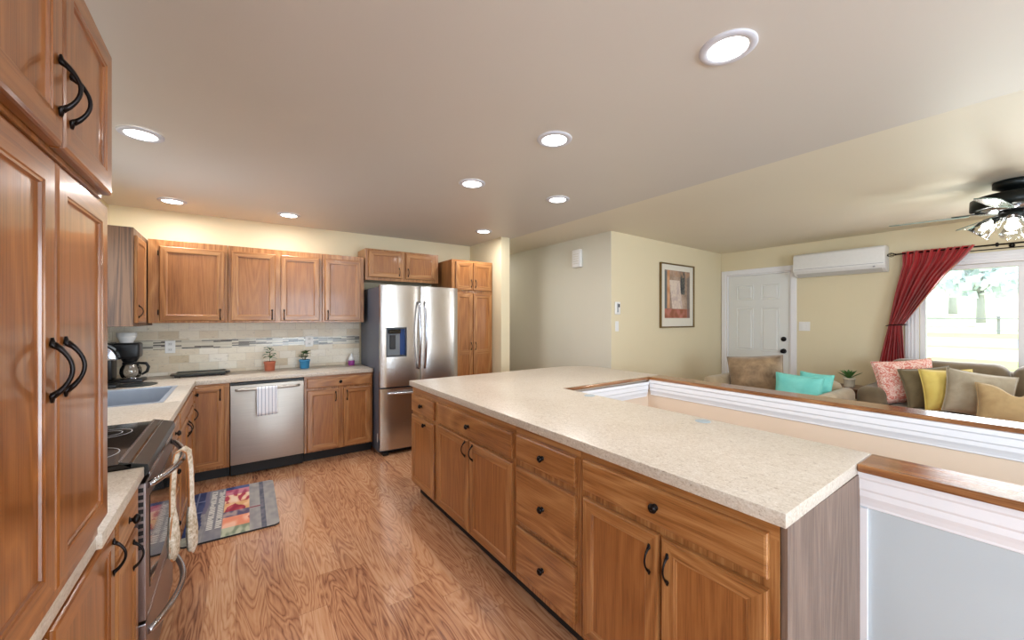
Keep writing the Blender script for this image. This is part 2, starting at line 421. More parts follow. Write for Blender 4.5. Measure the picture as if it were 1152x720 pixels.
# picture window in the front wall
def window(name, cx, cy, w, h, z0, rz, mull, label):
    r = empty(name, (cx, cy, z0), rz); tag(r, label, 'window', kind='structure')
    # local: width X, faces -Y into the room (front at y=0)
    m = MB(); c = 0.11
    for a, b in (((-w/2-c, -.02, -c), (-w/2, .0, h+c)), ((w/2, -.02, -c), (w/2+c, .0, h+c)), ((-w/2, -.02, h), (w/2, .0, h+c)), ((-w/2-.02, -.05, -.03), (w/2+.02, .0, 0))): m.box(a, b, .004)
    for k in (1, 2, 3):      # fluted casing
        o_ = c*k/4
        m.box((-w/2-o_-.006, -.027, -c), (-w/2-o_+.006, -.02, h+c), .002); m.box((w/2+o_-.006, -.027, -c), (w/2+o_+.006, -.02, h+c), .002)
        m.box((-w/2, -.027, h+o_-.006), (w/2, -.02, h+o_+.006), .002)
    m.build('casing', WHITE, r)
    m = MB(); f = .045
    m.box((-w/2, .02, 0), (-w/2+f, .09, h), .004); m.box((w/2-f, .02, 0), (w/2, .09, h), .004)
    m.box((-w/2+f, .02, 0), (w/2-f, .09, f), .004); m.box((-w/2+f, .02, h-f), (w/2-f, .09, h), .004)
    for x in mull: m.box((x-.03, .02, f), (x+.03, .09, h-f), .004)
    m.build('window_frame', WHITE, r)
    MB().box((-w/2+f, .052, f), (w/2-f, .058, h-f)).build('window_pane', PANE, r)
    return r
wr = window('window_1', XF, (WY0+WY1)/2, WY1-WY0, WZ1-WZ0, WZ0, -PI/2, [-(0.235-(WY0+WY1)/2), 0.6], 'wide white framed picture window above the sofa')
window('window_2', XL, -1.5, 1.2, 1.1, 0.95, PI/2, [0], 'white framed window in the wall behind the viewer on the left')
window('window_4', XL, 3.635, .77, .96, 1.12, PI/2, [], 'white framed window above the kitchen sink')
window('window_3', 1.7, YR, 2.0, 2.1, 0.05, PI, [0], 'tall glazed patio doors behind the viewer')

# entry door
r = empty('door_1', (XF, (DY0+DY1)/2, 0), -PI/2); tag(r, 'white six-panel entry door with black knob and deadbolt', 'door', kind='structure')
m = MB(); w = DY1-DY0
for a, b in (((-w/2-.07, -.02, 0), (-w/2, 0, DZ+.07)), ((w/2, -.02, 0), (w/2+.07, 0, DZ+.07)), ((-w/2, -.02, DZ), (w/2, 0, DZ+.07)), ((-w/2, 0, 0), (-w/2+.02, .1, DZ)), ((w/2-.02, 0, 0), (w/2, .1, DZ)), ((-w/2+.02, 0, DZ-.02), (w/2-.02, .1, DZ))): m.box(a, b, .004)
m.build('door_casing', WHITE, r)
m = MB(); m.box((-w/2+.022, .015, .01), (w/2-.022, .055, DZ-.022))
pw = (w-.044-.12*2-.1)/2
for col in (0, 1):
    x0 = -w/2+.022+.12+col*(pw+.1)
    for z0, z1 in ((.22, .82), (.98, 1.60), (1.72, 1.94)):
        m.rings(x0, x0+pw, z0, z1, [(0, 0.0), (0, .0015), (.006, .0075), (.012, .0015), (.02, .001), (.035, .007), (.036, .008)], y0=.0152)
m.build('door_leaf', DOORW, r)
for z in (1.0, 1.165):
    k = MB(); k.lathe([(0, -.055), (.022, -.055), (.03, -.04), (.026, -.02), (.012, -.012), (.012, -.004), (.033, -.004), (.033, 0)] if z < 1.1 else [(0, -.022), (.024, -.022), (.032, -.012), (.032, 0)], (w/2-.09, .015, z), 20, 'y')
    tag(k.build('door_knob' if z < 1.1 else 'deadbolt', BRONZE, r), 'black hardware')

# baseboards where they may be seen
m = MB(); m.box((3.72, 3.066, 0), (XF, 3.079, .09), .003); struct('baseboard_living', m, WHITE, 'white baseboard along the living room picture wall', 'baseboard')
m = MB(); m.box((XF-.014, WY0, 0), (XF-.001, DY0-.08, .09), .003); struct('baseboard_front', m, WHITE, 'white baseboard under the picture window', 'baseboard')

# ------------------------------------------------------------------ stairwell: half walls, caps, mouldings
ZI = 0.93      # island counter and ledge height
def moulding(mb, length_axis, fixed, a0, a1, ztop, sgn):
    """crown profile hanging below a cap; fixed = wall face, sgn = direction it sticks out"""
    prof = [(0, 0), (.030, 0), (.030, -.022), (.024, -.030), (.024, -.062), (.019, -.070), (.019, -.090), (.012, -.106), (.007, -.122), (.007, -.130), (0, -.134)]
    pts = [(fixed+sgn*p, ztop+q) for p, q in prof]
    mb.prism(pts, a0, a1, plane=('xz' if length_axis == 'y' else 'yz'))
YN = -2.0
# near half wall
m = MB(); m.box((1.835, YN, 0), (1.945, .435, ZI-.027)); m.box((1.945, YN, -2.7), (1.95, .435, ZI-.027))
m.box((1.835, .435, -2.7), (1.95, 2.12, -.151)); 
struct('wall_stair_near', m, HALFW, 'pale half wall at the end of the island under the wood ledge')
m = MB(); m.box((1.945, .44, 0), (1.95, 2.12, ZI-.042)); struct('wall_stair_island', m, PEACH, 'peach stairwell side behind the island cabinets')
m = MB(); m.box((3.0, YN, -2.7), (3.12, 2.24, ZI-.027)); struct('wall_stair_far', m, PEACH, 'peach half wall on the living room side of the stairwell')
m = MB(); m.box((1.95, 2.145, -2.7), (3.0, 2.24, ZI-.042)); struct('wall_stair_end', m, PEACH, 'peach half wall closing the far end of the stairwell')
m = MB(); m.box((1.84, YN-.1, -2.7), (3.12, YN, -.151)); struct('wall_stair_bottom', m, PEACH, 'peach wall at the foot of the stairwell')
m = MB(); m.box((1.84, YN-.1, -2.8), (3.12, 2.24, -2.7)); struct('floor_stairwell', m, FLOORM, 'wood floor at the bottom of the stairwell', 'floor')
def cap(a, b, mat, label, nose):
    m = MB(); m.box(a, b, .006, 2); m.smooth = True
    return struct('trim_1', m, mat, label, 'ledge')
o = cap((1.785, YN, ZI-.027), (1.972, .425, ZI), W_CAP, 'glossy oak ledge on the near half wall beside the island', 0); o.name = 'trim_1'
o = cap((2.985, YN, ZI-.025), (3.17, 2.148, ZI), W_CAP, 'long glossy oak ledge between stairwell and sofa', 0); o.name = 'trim_2'
o = cap((1.975, 2.12, ZI-.025), (2.984, 2.148, ZI), W_CAPX, 'thin oak nosing at the far end of the stairwell opening', 0); o.name = 'trim_3'
m = MB(); moulding(m, 'y', 1.835, YN, .435, ZI-.027, -1); struct('trim_4', m, WHITE, 'white stepped moulding under the near oak ledge', 'moulding')
m = MB(); m.box((1.822, .405, 0), (1.835, .437, ZI-.162)); m.box((1.824, YN, .0), (1.835, .405, .12)); struct('trim_5', m, WHITE, 'narrow white corner strip beside the grey island end', 'trim')
m = MB(); moulding(m, 'y', 3.0, YN, 2.115, ZI-.025, -1); struct('trim_6', m, WHITE, 'white stepped moulding under the long far oak ledge', 'moulding')
m = MB(); moulding(m, 'x', 2.145, 1.95, 2.97, ZI-.042, -1); struct('trim_7', m, WHITE, 'short white moulding at the far end of the stairwell', 'moulding')

# ------------------------------------------------------------------ handles and cabinets
def bow_handle(parent, x, z, L=.082, y0=0, vertical=True, out=.023, mat=None):
    m = MB(); n = 13; pts = []; rr = []
    for i in range(n):
        t = i/(n-1); s = math.sin(PI*t); pts.append((0, -.004-out*s**0.75, (t-.5)*L)); rr.append(.0034+.0026*(abs(2*t-1)**4))
    if not vertical: pts = [(p[2], p[1], 0) for p in pts]
    m.tube(pts, rr, 8)
    for sgn in (-1, 1):
        c = (0, -.0035, sgn*L/2) if vertical else (sgn*L/2, -.0035, 0)
        e = (0, -.003, sgn*(L/2+.012)) if vertical else (sgn*(L/2+.012), -.003, 0)
        m.tube([(c[0]*.86, -.009, c[2]*.86), c, e], [.005, .0075, .0035], 8, flat=.6)
    return m.build('handle', BRONZE, parent, loc=(x, y0, z))
def knob(parent, x, z, y0=0):
    m = MB(); m.lathe([(0, -.028), (.009, -.027), (.0155, -.021), (.0165, -.016), (.012, -.011), (.0065, -.009), (.0065, -.003), (.012, -.001), (.012, 0)], (0, 0, 0), 16, 'y')
    return m.build('knob', BRONZE, parent, loc=(x, y0, z))
DP = [(0, 0), (0, .013), (.002, .017), (.007, .0195), (.048, .0195), (.050, .0175), (.054, .0170), (.0555, .0135), (.0565, .0125)]
DPF = [(0, 0), (0, .014), (.002, .0175), (.008, .0195), (.009, .0195)]
def door(parent, x0, x1, z0, z1, hx=None, hz=None, kn=False, glossy=False, L=.082, stile=0.0):
    V, H = (GW_V, GW_H) if glossy else (W_V, W_H)
    m = MB(); prof = [(i+(stile if i > .03 else 0), o) for i, o in DP]
    m.rings(x0, x1, z0, z1, prof, y0=-.001, mats=(0, 1))
    # flat panel gets its own figure
    m.bm.faces.ensure_lookup_table(); m.bm.faces[-2].material_index = 2
    d = m.build('door', [V, H, GW_V if glossy else W_PANEL], parent)
    if hx is not None:
        if kn: knob(d, hx, hz, -.0205)
        else: bow_handle(d, hx, hz, L, -.0205)
    return d
def drawer(parent, x0, x1, z0, z1, kn=True):
    m = MB(); m.rings(x0, x1, z0, z1, DPF, y0=-.001, mats=(1, 1)); m.bm.faces.ensure_lookup_table()
    d = m.build('drawer', [W_V, W_H], parent)
    if kn: knob(d, (x0+x1)/2, (z0+z1)/2, -.0205)
    return d
def hinge(parent, x, z):
    m = MB(); m.tube([(x, -.012, z-.022), (x, -.012, z+.022)], .004, 8); return m.build('hinge', BRONZE, parent)
def cabinet(name, label, cat, loc, rz, w, d, z0, z1, toe=True, sides=None, glossy=False):
    """local: X width (0..w), face at y=0 looking -Y, depth +Y"""
    r = empty(name, loc, rz, label, cat)
    m = MB(); m.box((0, 0, z0), (w, d, z1), .0015)
    m.build('body', GW_V if glossy else (sides or W_V), r)
    if toe: MB().box((0, -.0008, z1-.045), (w, -.0001, z1)).build('top_rail', W_H, r)
    if toe: MB().box((.0, .065, 0), (w, d, z0-.0005)).build('toe_kick', BLACK, r)
    return r

G = .0015
# --- back run of base cabinets: face y = 4.372
FY = 4.372; ZT = .862; ZB = .1; BD = YB-FY-.002
def back_base(x0, x1, label): return cabinet('base_cabinet', label, 'base cabinet', (x0+G, FY, 0), 0, x1-x0-2*G, BD, ZB, ZT)
c = back_base(-.36, -.045, 'honey oak base cabinet in the corner left of the dishwasher')
door(c, .006, .277, .125, .845, .245, .765)
c = back_base(.555, 1.222, 'oak base cabinet with a drawer and two doors between dishwasher and refrigerator')
x = -.555-G
drawer(c, .58+x, 1.2+x, .745, .842); door(c, .58+x, .877+x, .115, .722, .845+x, .645); door(c, .92+x, 1.2+x, .115, .722, .955+x, .645)
# --- left far base run: face x = -.305, looking +x ; local X = +y
FX = -.305
def left_base(y0, y1, label, d=None, name='base_cabinet'): return cabinet(name, label, 'base cabinet', (FX, y0+G, 0), PI/2, y1-y0-2*G, d or (FX-XL-.002), ZB, ZT)
c = left_base(2.70, 3.22, 'oak drawer base cabinet just beyond the range')
drawer(c, .02, .49, .72, .842); drawer(c, .02, .49, .42, .70); drawer(c, .02, .49, .12, .40)
c = left_base(3.22, 4.17, 'oak sink base cabinet with two doors under the sink')
b_ = [k for k in kids(c) if k.name.startswith('body')][0]; bpy.data.objects.remove(b_, do_unlink=True)
m = MB(); bw, bd = .947, FX-XL-.002
for p, q in (((0, 0, ZB), (bw, bd, ZB+.02)), ((0, 0, ZB+.02), (bw, .02, ZT)), ((0, .02, ZB+.02), (.018, bd, ZT)), ((bw-.018, .02, ZB+.02), (bw, bd, ZT)), ((.018, bd-.018, ZB+.02), (bw-.018, bd, ZT))): m.box(p, q)
m.build('body', W_V, c)
drawer(c, .02, .925, .745, .842, False); door(c, .02, .462, .115, .722, .43, .64); door(c, .482, .925, .115, .722, .515, .64)
c = left_base(4.172, 4.37, 'narrow oak filler cabinet in the inner corner beyond the sink')
drawer(c, .01, .155, .745, .842); door(c, .01, .155, .115, .722, .035, .64)
# --- near left base run
c = left_base(1.60, 1.935, 'narrow oak base cabinet with a drawer immediately this side of the range')
drawer(c, .02, .315, .72, .842); door(c, .02, .315, .115, .695, .22, .64)
c = left_base(.62, 1.60, 'glossy oak two-door base cabinet under the pantry cupboard')
door(c, .02, .48, .115, .842, .455, .775, glossy=True); door(c, .50, .965, .115, .842, .935, .765, glossy=True)

# --- dishwasher
r = empty('dishwasher', (.25, FY, 0), 0, 'stainless steel dishwasher with a bar handle under the back counter', 'dishwasher')
X0, X1 = -.041-.25, .551-.25
MB().box((X0+.004, .01, .012), (X1-.004, BD, .858)).build('body', BLACK, r)
MB().box((X0, -.022, .112), (X1, .0095, .835), .006, 2).build('door', STEELX, r, smooth=40)
MB().box((X0, -.012, .838), (X1, .0095, .858), .003).build('control_strip', BLKPL, r)
m = MB(); pts = []
for i in range(17):
    t = i/16; pts.append((X0+.04+t*(X1-X0-.08), -.028-.030*math.sin(PI*t)**.35, .795))
m.tube(pts, .0105, 12, flat=1.25); m.build('handle', STEELX, r)
MB().box((X0+.02, .05, 0.0), (X1-.02, .09, .0115)).build('toe_kick', BLACK, r)

# --- counters
ZC = .903
def counter(mb, boxes, z1, th=.038):
    for a, b in boxes: mb.box((a[0], a[1], z1-th), (b[0], b[1], z1), .003, 2)
LX = -.286
SX0, SX1, SY0, SY1 = -.835, -.385, 3.36, 4.14
m = MB(); counter(m, [((XL+.002, 2.692), (LX, SY0)), ((XL+.002, SY0), (SX0, SY1)), ((SX1, SY0), (LX, SY1)), ((XL+.002, SY1), (LX, YB-.002)), ((LX, 4.35), (1.222, YB-.002))], ZC)
m = m.build('countertop', LAM, smooth=40)
tag(m, 'L-shaped beige speckled countertop along the back wall and around the sink', 'countertop')
m = MB(); counter(m, [((XL+.002, 1.39), (-.272, 1.937)), ((XL+.002, .3), (-.283, 1.3895))], ZC)
tag(m.build('countertop', LAM, smooth=40), 'short beige countertop between pantry cupboard and range', 'countertop')
# --- backsplash
m = MB(); m.box((XL+.002, YB-.010, ZC+.001), (1.222, YB-.001, 1.404)); m.box((XL+.001, 2.69, ZC+.001), (XL+.010, YB-.011, .995)); m.box((XL+.001, 4.15, .9955), (XL+.010, YB-.011, 1.38))
bs = m.build('backsplash', TILE); tag(bs, 'travertine tile backsplash behind the counters', 'backsplash')
m = MB(); m.box((XL+.011, YB-.0135, 1.15), (1.222, YB-.0101, 1.238)); m.box((XL+.0101, 4.15, 1.15), (XL+.0135, YB-.014, 1.238))
tag(m.build('mosaic_band', MOSAIC, bs), 'grey glass mosaic strip')

# --- wall cabinets
UY = 4.60; UD = YB-UY-.002; U0, U1 = 1.405, 2.14
def upper(x0, x1, label, loc=None, rz=0, d=None, z0=U0, z1=U1, name='wall_cabinet', sides=None):
    return cabinet(name, label, 'wall cabinet', loc or (x0+G, UY, 0), rz, x1-x0-2*G, d or UD, z0, z1, toe=False, sides=sides)
c = upper(-.625, -.062, 'oak wall cabinet with the widest single door, left of the back row')
door(c, .075, .535, 1.425, 2.085, .505, 1.485); hinge(c, .067, 1.50); hinge(c, .067, 2.02)
c = upper(-.062, .758, 'oak two-door wall cabinet in the middle of the back row')
door(c, .026, .387, 1.425, 2.09, .358, 1.485); door(c, .433, .790, 1.425, 2.09, .463, 1.485)
c = upper(.758, 1.19, 'oak single-door wall cabinet just left of the refrigerator')
door(c, .022, .395, 1.425, 2.09, .052, 1.485)
# left wall upper with a dark side panel towards the viewer
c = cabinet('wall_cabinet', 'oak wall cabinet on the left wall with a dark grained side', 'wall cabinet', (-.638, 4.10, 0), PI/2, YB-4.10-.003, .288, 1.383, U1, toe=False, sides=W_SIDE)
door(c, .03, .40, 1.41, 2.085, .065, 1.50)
# above the refrigerator
c = cabinet('wall_cabinet', 'short two-door oak cabinet above the refrigerator', 'wall cabinet', (1.206, 4.61, 0), 0, .90, YB-4.61-.002, 1.89, 2.252, toe=False)
door(c, .035, .425, 1.925, 2.232, .39, 2.0, L=.08); door(c, .47, .855, 1.925, 2.232, .50, 2.0, L=.08)
# tall pantry
c = cabinet('pantry_cabinet', 'tall oak pantry cabinet with four doors right of the refrigerator', 'tall cabinet', (2.155, 4.33, 0), 0, .585, YB-4.33-.002, .1, 2.175)
door(c, .05, .285, 1.80, 2.15, .262, 1.885); door(c, .297, .57, 1.80, 2.15, .325, 1.885)
for x0, x1, hx in ((.05, .285, .262), (.297, .57, .325)):
    d = door(c, x0, x1, .13, 1.765, hx, 1.10)
    m = MB(); m.box((x0+.05, -.0195, .995), (x1-.05, -.009, 1.055), .002); m.build('rail', W_H, d)

# --- pantry cupboard standing on the near counter
c = cabinet('pantry_cupboard', 'tall glossy oak cupboard standing on the near left counter', 'cupboard', (-.281, .64, 0), PI/2, .752, .281*-1-XL-.002, .9035, 1.738, toe=False, glossy=True)
c2b = kids(c)[0]
door(c, .055, .395, .951, 1.722, .365, 1.352, glossy=True, L=.088); door(c, .405, .742, .951, 1.722, .432, 1.352, glossy=True, L=.088)
c = cabinet('pantry_cupboard', 'upper glossy oak double-door cupboard above the tall one at left', 'cupboard', (-.274, .64, 0), PI/2, .752, -.274-XL-.002, 1.7395, 2.11, toe=False, glossy=True)
door(c, .055, .402, 1.749, 2.10, .378, 1.850, glossy=True, L=.084); door(c, .410, .745, 1.749, 2.10, .435, 1.850, glossy=True, L=.084)

# ------------------------------------------------------------------ island
IX = 1.19
def isl(y1, y0, label): # local X = -y, starting at y1
    return cabinet('island_cabinet', label, 'island cabinet', (IX, y1-G, 0), -PI/2, y1-y0-2*G, .64, .1, ZI-.0415)
def X_(y1, y): return y1-G-y
y1 = 3.10; c = isl(y1, 2.615, 'island cabinet at the far end with one drawer and one narrow door')
drawer(c, X_(y1, 3.08), X_(y1, 2.65), .70, .835); door(c, X_(y1, 3.08), X_(y1, 2.65), .125, .668, X_(y1, 2.80), .635, kn=True)
y1 = 2.615; c = isl(y1, 1.645, 'island cabinet with a wide drawer over two doors, second from the far end')
drawer(c, X_(y1, 2.585), X_(y1, 1.665), .71, .845); door(c, X_(y1, 2.585), X_(y1, 2.13), .12, .69, X_(y1, 2.165), .63); door(c, X_(y1, 2.115), X_(y1, 1.665), .12, .69, X_(y1, 2.07), .63)
y1 = 1.645; c = isl(y1, 1.178, 'island cabinet with a stack of three drawers')
for a, b in ((.725, .853), (.412, .69), (.145, .385)): drawer(c, X_(y1, 1.622), X_(y1, 1.20), a, b)
y1 = 1.178; c = isl(y1, .44, 'island cabinet nearest the viewer with a wide drawer over two doors')
drawer(c, X_(y1, 1.153), X_(y1, .465), .735, .86); door(c, X_(y1, 1.153), X_(y1, .80), .13, .705, X_(y1, .832), .61); door(c, X_(y1, .788), X_(y1, .465), .13, .705, X_(y1, .762), .61)
m = MB(); m.box((IX+.022, .4235, 0), (1.8205, .4385, ZI-.0415), .001); m.box((IX, .4235, .0), (IX+.0215, .4385, ZI-.0415))
tag(m.build('end_panel', W_END), 'grey-brown grained panel closing the near end of the island', 'cabinet panel')
m = MB(); m.box((1.945+.006, 2.24, 0), (3.0, 2.26, ZI-.0415)); 
def arc(cx, cy, r, a0, a1, n=8): return [(cx+r*math.cos(math.radians(a0+(a1-a0)*i/n)), cy+r*math.sin(math.radians(a0+(a1-a0)*i/n))) for i in range(n+1)]
poly = [(1.175, .422), (1.972, .4265), (1.972, 2.1495), (3.16, 2.1495)]+arc(2.80, 2.78, .36, 0, 90, 10)+[(1.175, 3.14)]
m.bm.free(); m = MB(); m.prism(poly, ZI-.040, ZI, bev=.002)
tag(m.build('island_countertop', LAM, smooth=30), 'large beige speckled island countertop wrapping the stairwell opening', 'countertop')
m = MB(); m.box((1.86, 2.245, 0), (3.05, 2.90, ZI-.0415)); tag(m.build('island_rear_cabinet', W_V), 'oak cabinet under the far side of the island top beyond the stairwell', 'cabinet')
# round covers in the top
gm = plain('cover_blue_grey', (158, 172, 180), 0.3)
def pop(x, y, label):
    m = MB(); m.lathe([(0, .003), (.030, .003), (.034, .0022), (.036, .0002), (0, .0002)], (0, 0, 0), 28); m.lathe([(.024, .0032), (.025, .0036), (.026, .0032)], (0, 0, 0), 28)
    o = m.build('outlet_cover', gm, loc=(x, y, ZI)); tag(o, label, 'outlet cover')
pop(1.925, 1.83, 'blue-grey round cover set in the island top at the far corner of the opening')
pop(1.905, 1.045, 'blue-grey round cover set in the island top halfway along the stairwell')

# ------------------------------------------------------------------ refrigerator
def cut(o, boxes):
    """boolean the boxes out of a mesh object and keep the result as plain mesh"""
    cs = []
    for a, b in boxes:
        c = MB().box(a, b).build('cutter', BLACK); c.location = o.parent.location; cs.append(c)
        md = o.modifiers.new('cut', 'BOOLEAN'); md.object = c; md.operation = 'DIFFERENCE'; md.solver = 'EXACT'
    dg = bpy.context.evaluated_depsgraph_get(); dg.update()
    me = bpy.data.meshes.new_from_object(o.evaluated_get(dg)); o.modifiers.clear(); o.data = me
    for c in cs: bpy.data.objects.remove(c, do_unlink=True)
r = empty('refrigerator', (1.232, 4.10, 0), 0, 'stainless French-door refrigerator with water dispenser and dark grey sides', 'refrigerator')
RW = .90
m = MB(); m.box((0.002, .075, .03), (RW-.002, .80, 1.785), .004); m.build('body', DGREY, r)
def bulge(x0, x1, d=.018, n=14):
    p = [(x0+.0, .068)]
    for i in range(n+1):
        t = i/n; u = 2*t-1; p.append((x0+(x1-x0)*t, .0+d*abs(u)**6*1.0+.014*u*u))
    return p+[(x1, .068)]
def fdoor(x0, x1, z0, z1, nm):
    m = MB(); m.prism(bulge(x0, x1), z0, z1); return m.build(nm, STEELZ, r, smooth=35)
GAP = .446
d1 = fdoor(0, GAP-.0025, .722, 1.80, 'door'); d2 = fdoor(GAP+.0025, RW, .722, 1.80, 'door'); d3 = fdoor(0, RW, .06, .706, 'freezer_drawer')
cut(d1, [((.062, -.02, 1.055), (.268, .05, 1.335))])
dsp = MB(); dsp.box((.056, -.004, 1.335), (.274, .012, 1.352), .002); dsp.box((.056, -.004, 1.040), (.274, .012, 1.055), .002); dsp.box((.056, -.004, 1.055), (.0625, .012, 1.335)); dsp.box((.2675, -.004, 1.055), (.274, .012, 1.335))
db = dsp.build('dispenser', plain('dispenser_frame', (70, 74, 80), .3, .5), d1)
MB().box((.063, .046, 1.056), (.215, .0495, 1.334)).build('dispenser_back', plain('dispenser_grey', (112, 118, 124), .4), d1)
MB().box((.216, .044, 1.056), (.267, .0495, 1.334)).build('dispenser_side', plain('dispenser_blue_side', (20, 60, 120), 0.2), d1)  # plain blue side panel
m = MB(); m.box((.085, .010, 1.285), (.215, .0455, 1.33), .008, 2); m.build('dispenser_spout', BLKGLOSS, d1)
m = MB(); m.box((.105, .030, 1.12), (.165, .0455, 1.27), .004, 2); m.build('dispenser_paddle', BLKPL, d1)
def bar(parent, p0, p1, out, rad, nm='handle', mat=None):
    p0, p1 = Vector(p0), Vector(p1); m = MB(); pts = []
    for i in range(19):
        t = i/18; e = math.sin(PI*t)**.3; pts.append(p0.lerp(p1, t)+Vector((0, -out*(.25+.75*math.sin(PI*t)**.8)*min(1, e*1.0), 0)))
    m.tube(pts, rad, 12); return m.build(nm, mat or CHROME, parent)
bar(d1, (GAP-.035, .004, .895), (GAP-.035, .004, 1.63), .055, .0125); bar(d2, (GAP+.035, .004, .895), (GAP+.035, .004, 1.63), .055, .0125)
bar(d3, (.07, .004, .655), (RW-.07, .004, .655), .055, .0125)
m = MB()
for x in (.03, RW-.09): m.box((x, .03, 0), (x+.06, .12, .0295), .004)
m.box((.1, .09, .006), (RW-.1, .12, .0295)); m.build('foot', BLKPL, r)
MB().box((-.0002, .12, .13), (.0018, .14, .22)).build('sticker', PLASTIC, r)
MB().box((.03, .09, 1.786), (RW-.03, .2, 1.80), .003).build('hinge_cover', BLKPL, r)

# ------------------------------------------------------------------ range
RY0 = 1.942
r = empty('range', (-.305, RY0, 0), PI/2, 'stainless electric range with black glass cooktop and two curved handles', 'stove')
RWD = .744; RD = -.305-XL-.004
m = MB(); m.box((.001, .002, .05), (RWD-.001, RD, .895)); m.build('body', BLKPL, r)
SS = steel('range_steel', (168, 160, 160), 'x', .3)
m = MB(); m.box((.0, -.037, .335), (RWD, .001, .84), .004, 2); dr = m.build('oven_door', SS, r)
MB().box((.07, -.0395, .42), (RWD-.07, -.0372, .77), .001).build('window', BLKGLOSS, dr)
bar(dr, (.03, -.036, .862-.04), (RWD-.07, -.036, .862-.04), .075, .0125)
m = MB()
for k in range(9): m.box((-.0015, -.030, .60+k*.026), (.0, -.016, .616+k*.026))
m.build('vent', BLKPL, dr)
m = MB(); m.box((.0, -.037, .07), (RWD, .001, .325), .004, 2); dr2 = m.build('storage_drawer', SS, r)
bar(dr2, (.035, -.036, .275), (RWD-.10, -.036, .275), .075, .012)
m = MB(); m.box((.0, -.001, .90), (RWD, RD, .9225), .004, 2); ck = m.build('cooktop', BLKGLOSS, r)
# sloping control strip with rounded ends
m = MB(); m.prism([(-.040, .868), (-.046, .885), (-.042, .908), (.030, .9285), (.036, .9285), (.036, .9235), (-.001, .900), (-.001, .868)], 0, RWD, plane='yz', bev=.002)
m.build('control_panel', plain('control_panel_gloss', (30, 32, 32), 0.3), r)
m = MB(); m.box((.01, .030, .9285), (RWD-.01, .0385, .9315), .001); m.box((.0, -.0475, .868), (RWD, -.0455, .882)); m.build('trim', CHROME, r)
for x, y, rad in ((.19, .17, .105), (.55, .17, .085), (.19, .42, .075), (.55, .42, .105)):
    m = MB()
    for q in (rad, rad*.62): m.lathe([(q, .9227), (q, .9231), (q-.003, .9231), (q-.003, .9227)], (x, y, 0), 40)
    m.build('burner_ring', plain('burner_mark', (170, 170, 176), .3), r)
MB().box((.02, .02, 0), (RWD-.02, .06, .0495)).build('toe_kick', BLACK, r)
# mitt draped on the oven handle
def cloth_mat():
    t = NT('quilted_cream_cloth'); v = t.coord('Object'); f = t.noise(v, 60, 4, .7); g = t.noise(v, 9, 2)
    t.setv('Base Color', t.ramp(t.math('ADD', t.math('MULTIPLY', f, .6), t.math('MULTIPLY', g, .4)), [(.38, (170, 150, 120)), (.5, (216, 204, 184)), (.62, (238, 232, 222))]))
    t.setv('Roughness', .9); t.bump(f, .8, .01); return t.m
CLOTH = cloth_mat(); TANP = plain('tan_edging', (178, 120, 74), .8, nz=.15)
r = empty('oven_mitt', (-.2, 2.22, .84), 0, 'cream quilted double oven mitt with tan edging draped over the oven handle', 'oven mitt')
def strand(pts, wid, th, nm, mat, seg=10):
    """flat padded strip along pts; wid list"""
    m = MB(); P_ = [Vector(p) for p in pts]; R = []
    for i, p in enumerate(P_):
        d = (P_[min(i+1, len(P_)-1)]-P_[max(i-1, 0)]).normalized(); side = Vector((.25, 1, 0)).normalized(); nrm = d.cross(side).normalized()
        R.append([m.bm.verts.new(p+side*math.cos(2*PI*k/seg)*wid[i]+nrm*math.sin(2*PI*k/seg)*th[i]) for k in range(seg)])
    for a, b in zip(R, R[1:]):
        for k in range(seg): m.bm.faces.new((a[k], a[(k+1) % seg], b[(k+1) % seg], b[k]))
    m.bm.faces.new(R[0]); m.bm.faces.new(R[-1][::-1]); return m.build(nm, mat, r, smooth=60, recalc=True)
strap = [(-.016, -.06, -.22), (-.017, -.05, -.12), (-.014, -.03, -.02), (-.006, -.01, .024), (.012, .01, .034), (.028, .03, .014), (.034, .05, -.06), (.036, .06, -.16), (.036, .065, -.24)]
strand(strap, [.022, .020, .022, .026, .028, .026, .020, .020, .022], [.009]*9, 'strap', CLOTH)
strand([(-.016, -.06, -.20), (-.014, -.062, -.25), (-.012, -.065, -.32), (-.012, -.065, -.38), (-.012, -.065, -.41)], [.020, .032, .044, .040, .012], [.010, .016, .018, .016, .006], 'mitt', CLOTH)
strand([(.036, .063, -.22), (.036, .066, -.28), (.038, .070, -.36), (.040, .072, -.43), (.040, .072, -.46)], [.020, .034, .046, .042, .012], [.010, .016, .02, .016, .006], 'mitt', CLOTH)
for pts, dx in ((strap, .026), ):
    m = MB(); m.tube([(p[0]+dx*.25, p[1]+dx*.85, p[2]) for p in pts], .0035, 6); m.tube([(p[0]-dx*.25, p[1]-dx*.85, p[2]) for p in pts], .0035, 6); m.build('edging', TANP, r)
for cx, cy, z0, z1 in ((-.012, -.065, -.20, -.41), (.040, .072, -.22, -.46)):
    m = MB(); pts = []
    for i in range(25):
        t = i/24*2*PI; h = .5-.5*math.cos(t); w = .044*math.sin(t)*(.5+.6*h); pts.append((cx+.25*w, cy+w, z0+(z1-z0)*h))
    m.tube(pts, .004, 6); m.build('edging', TANP, r)

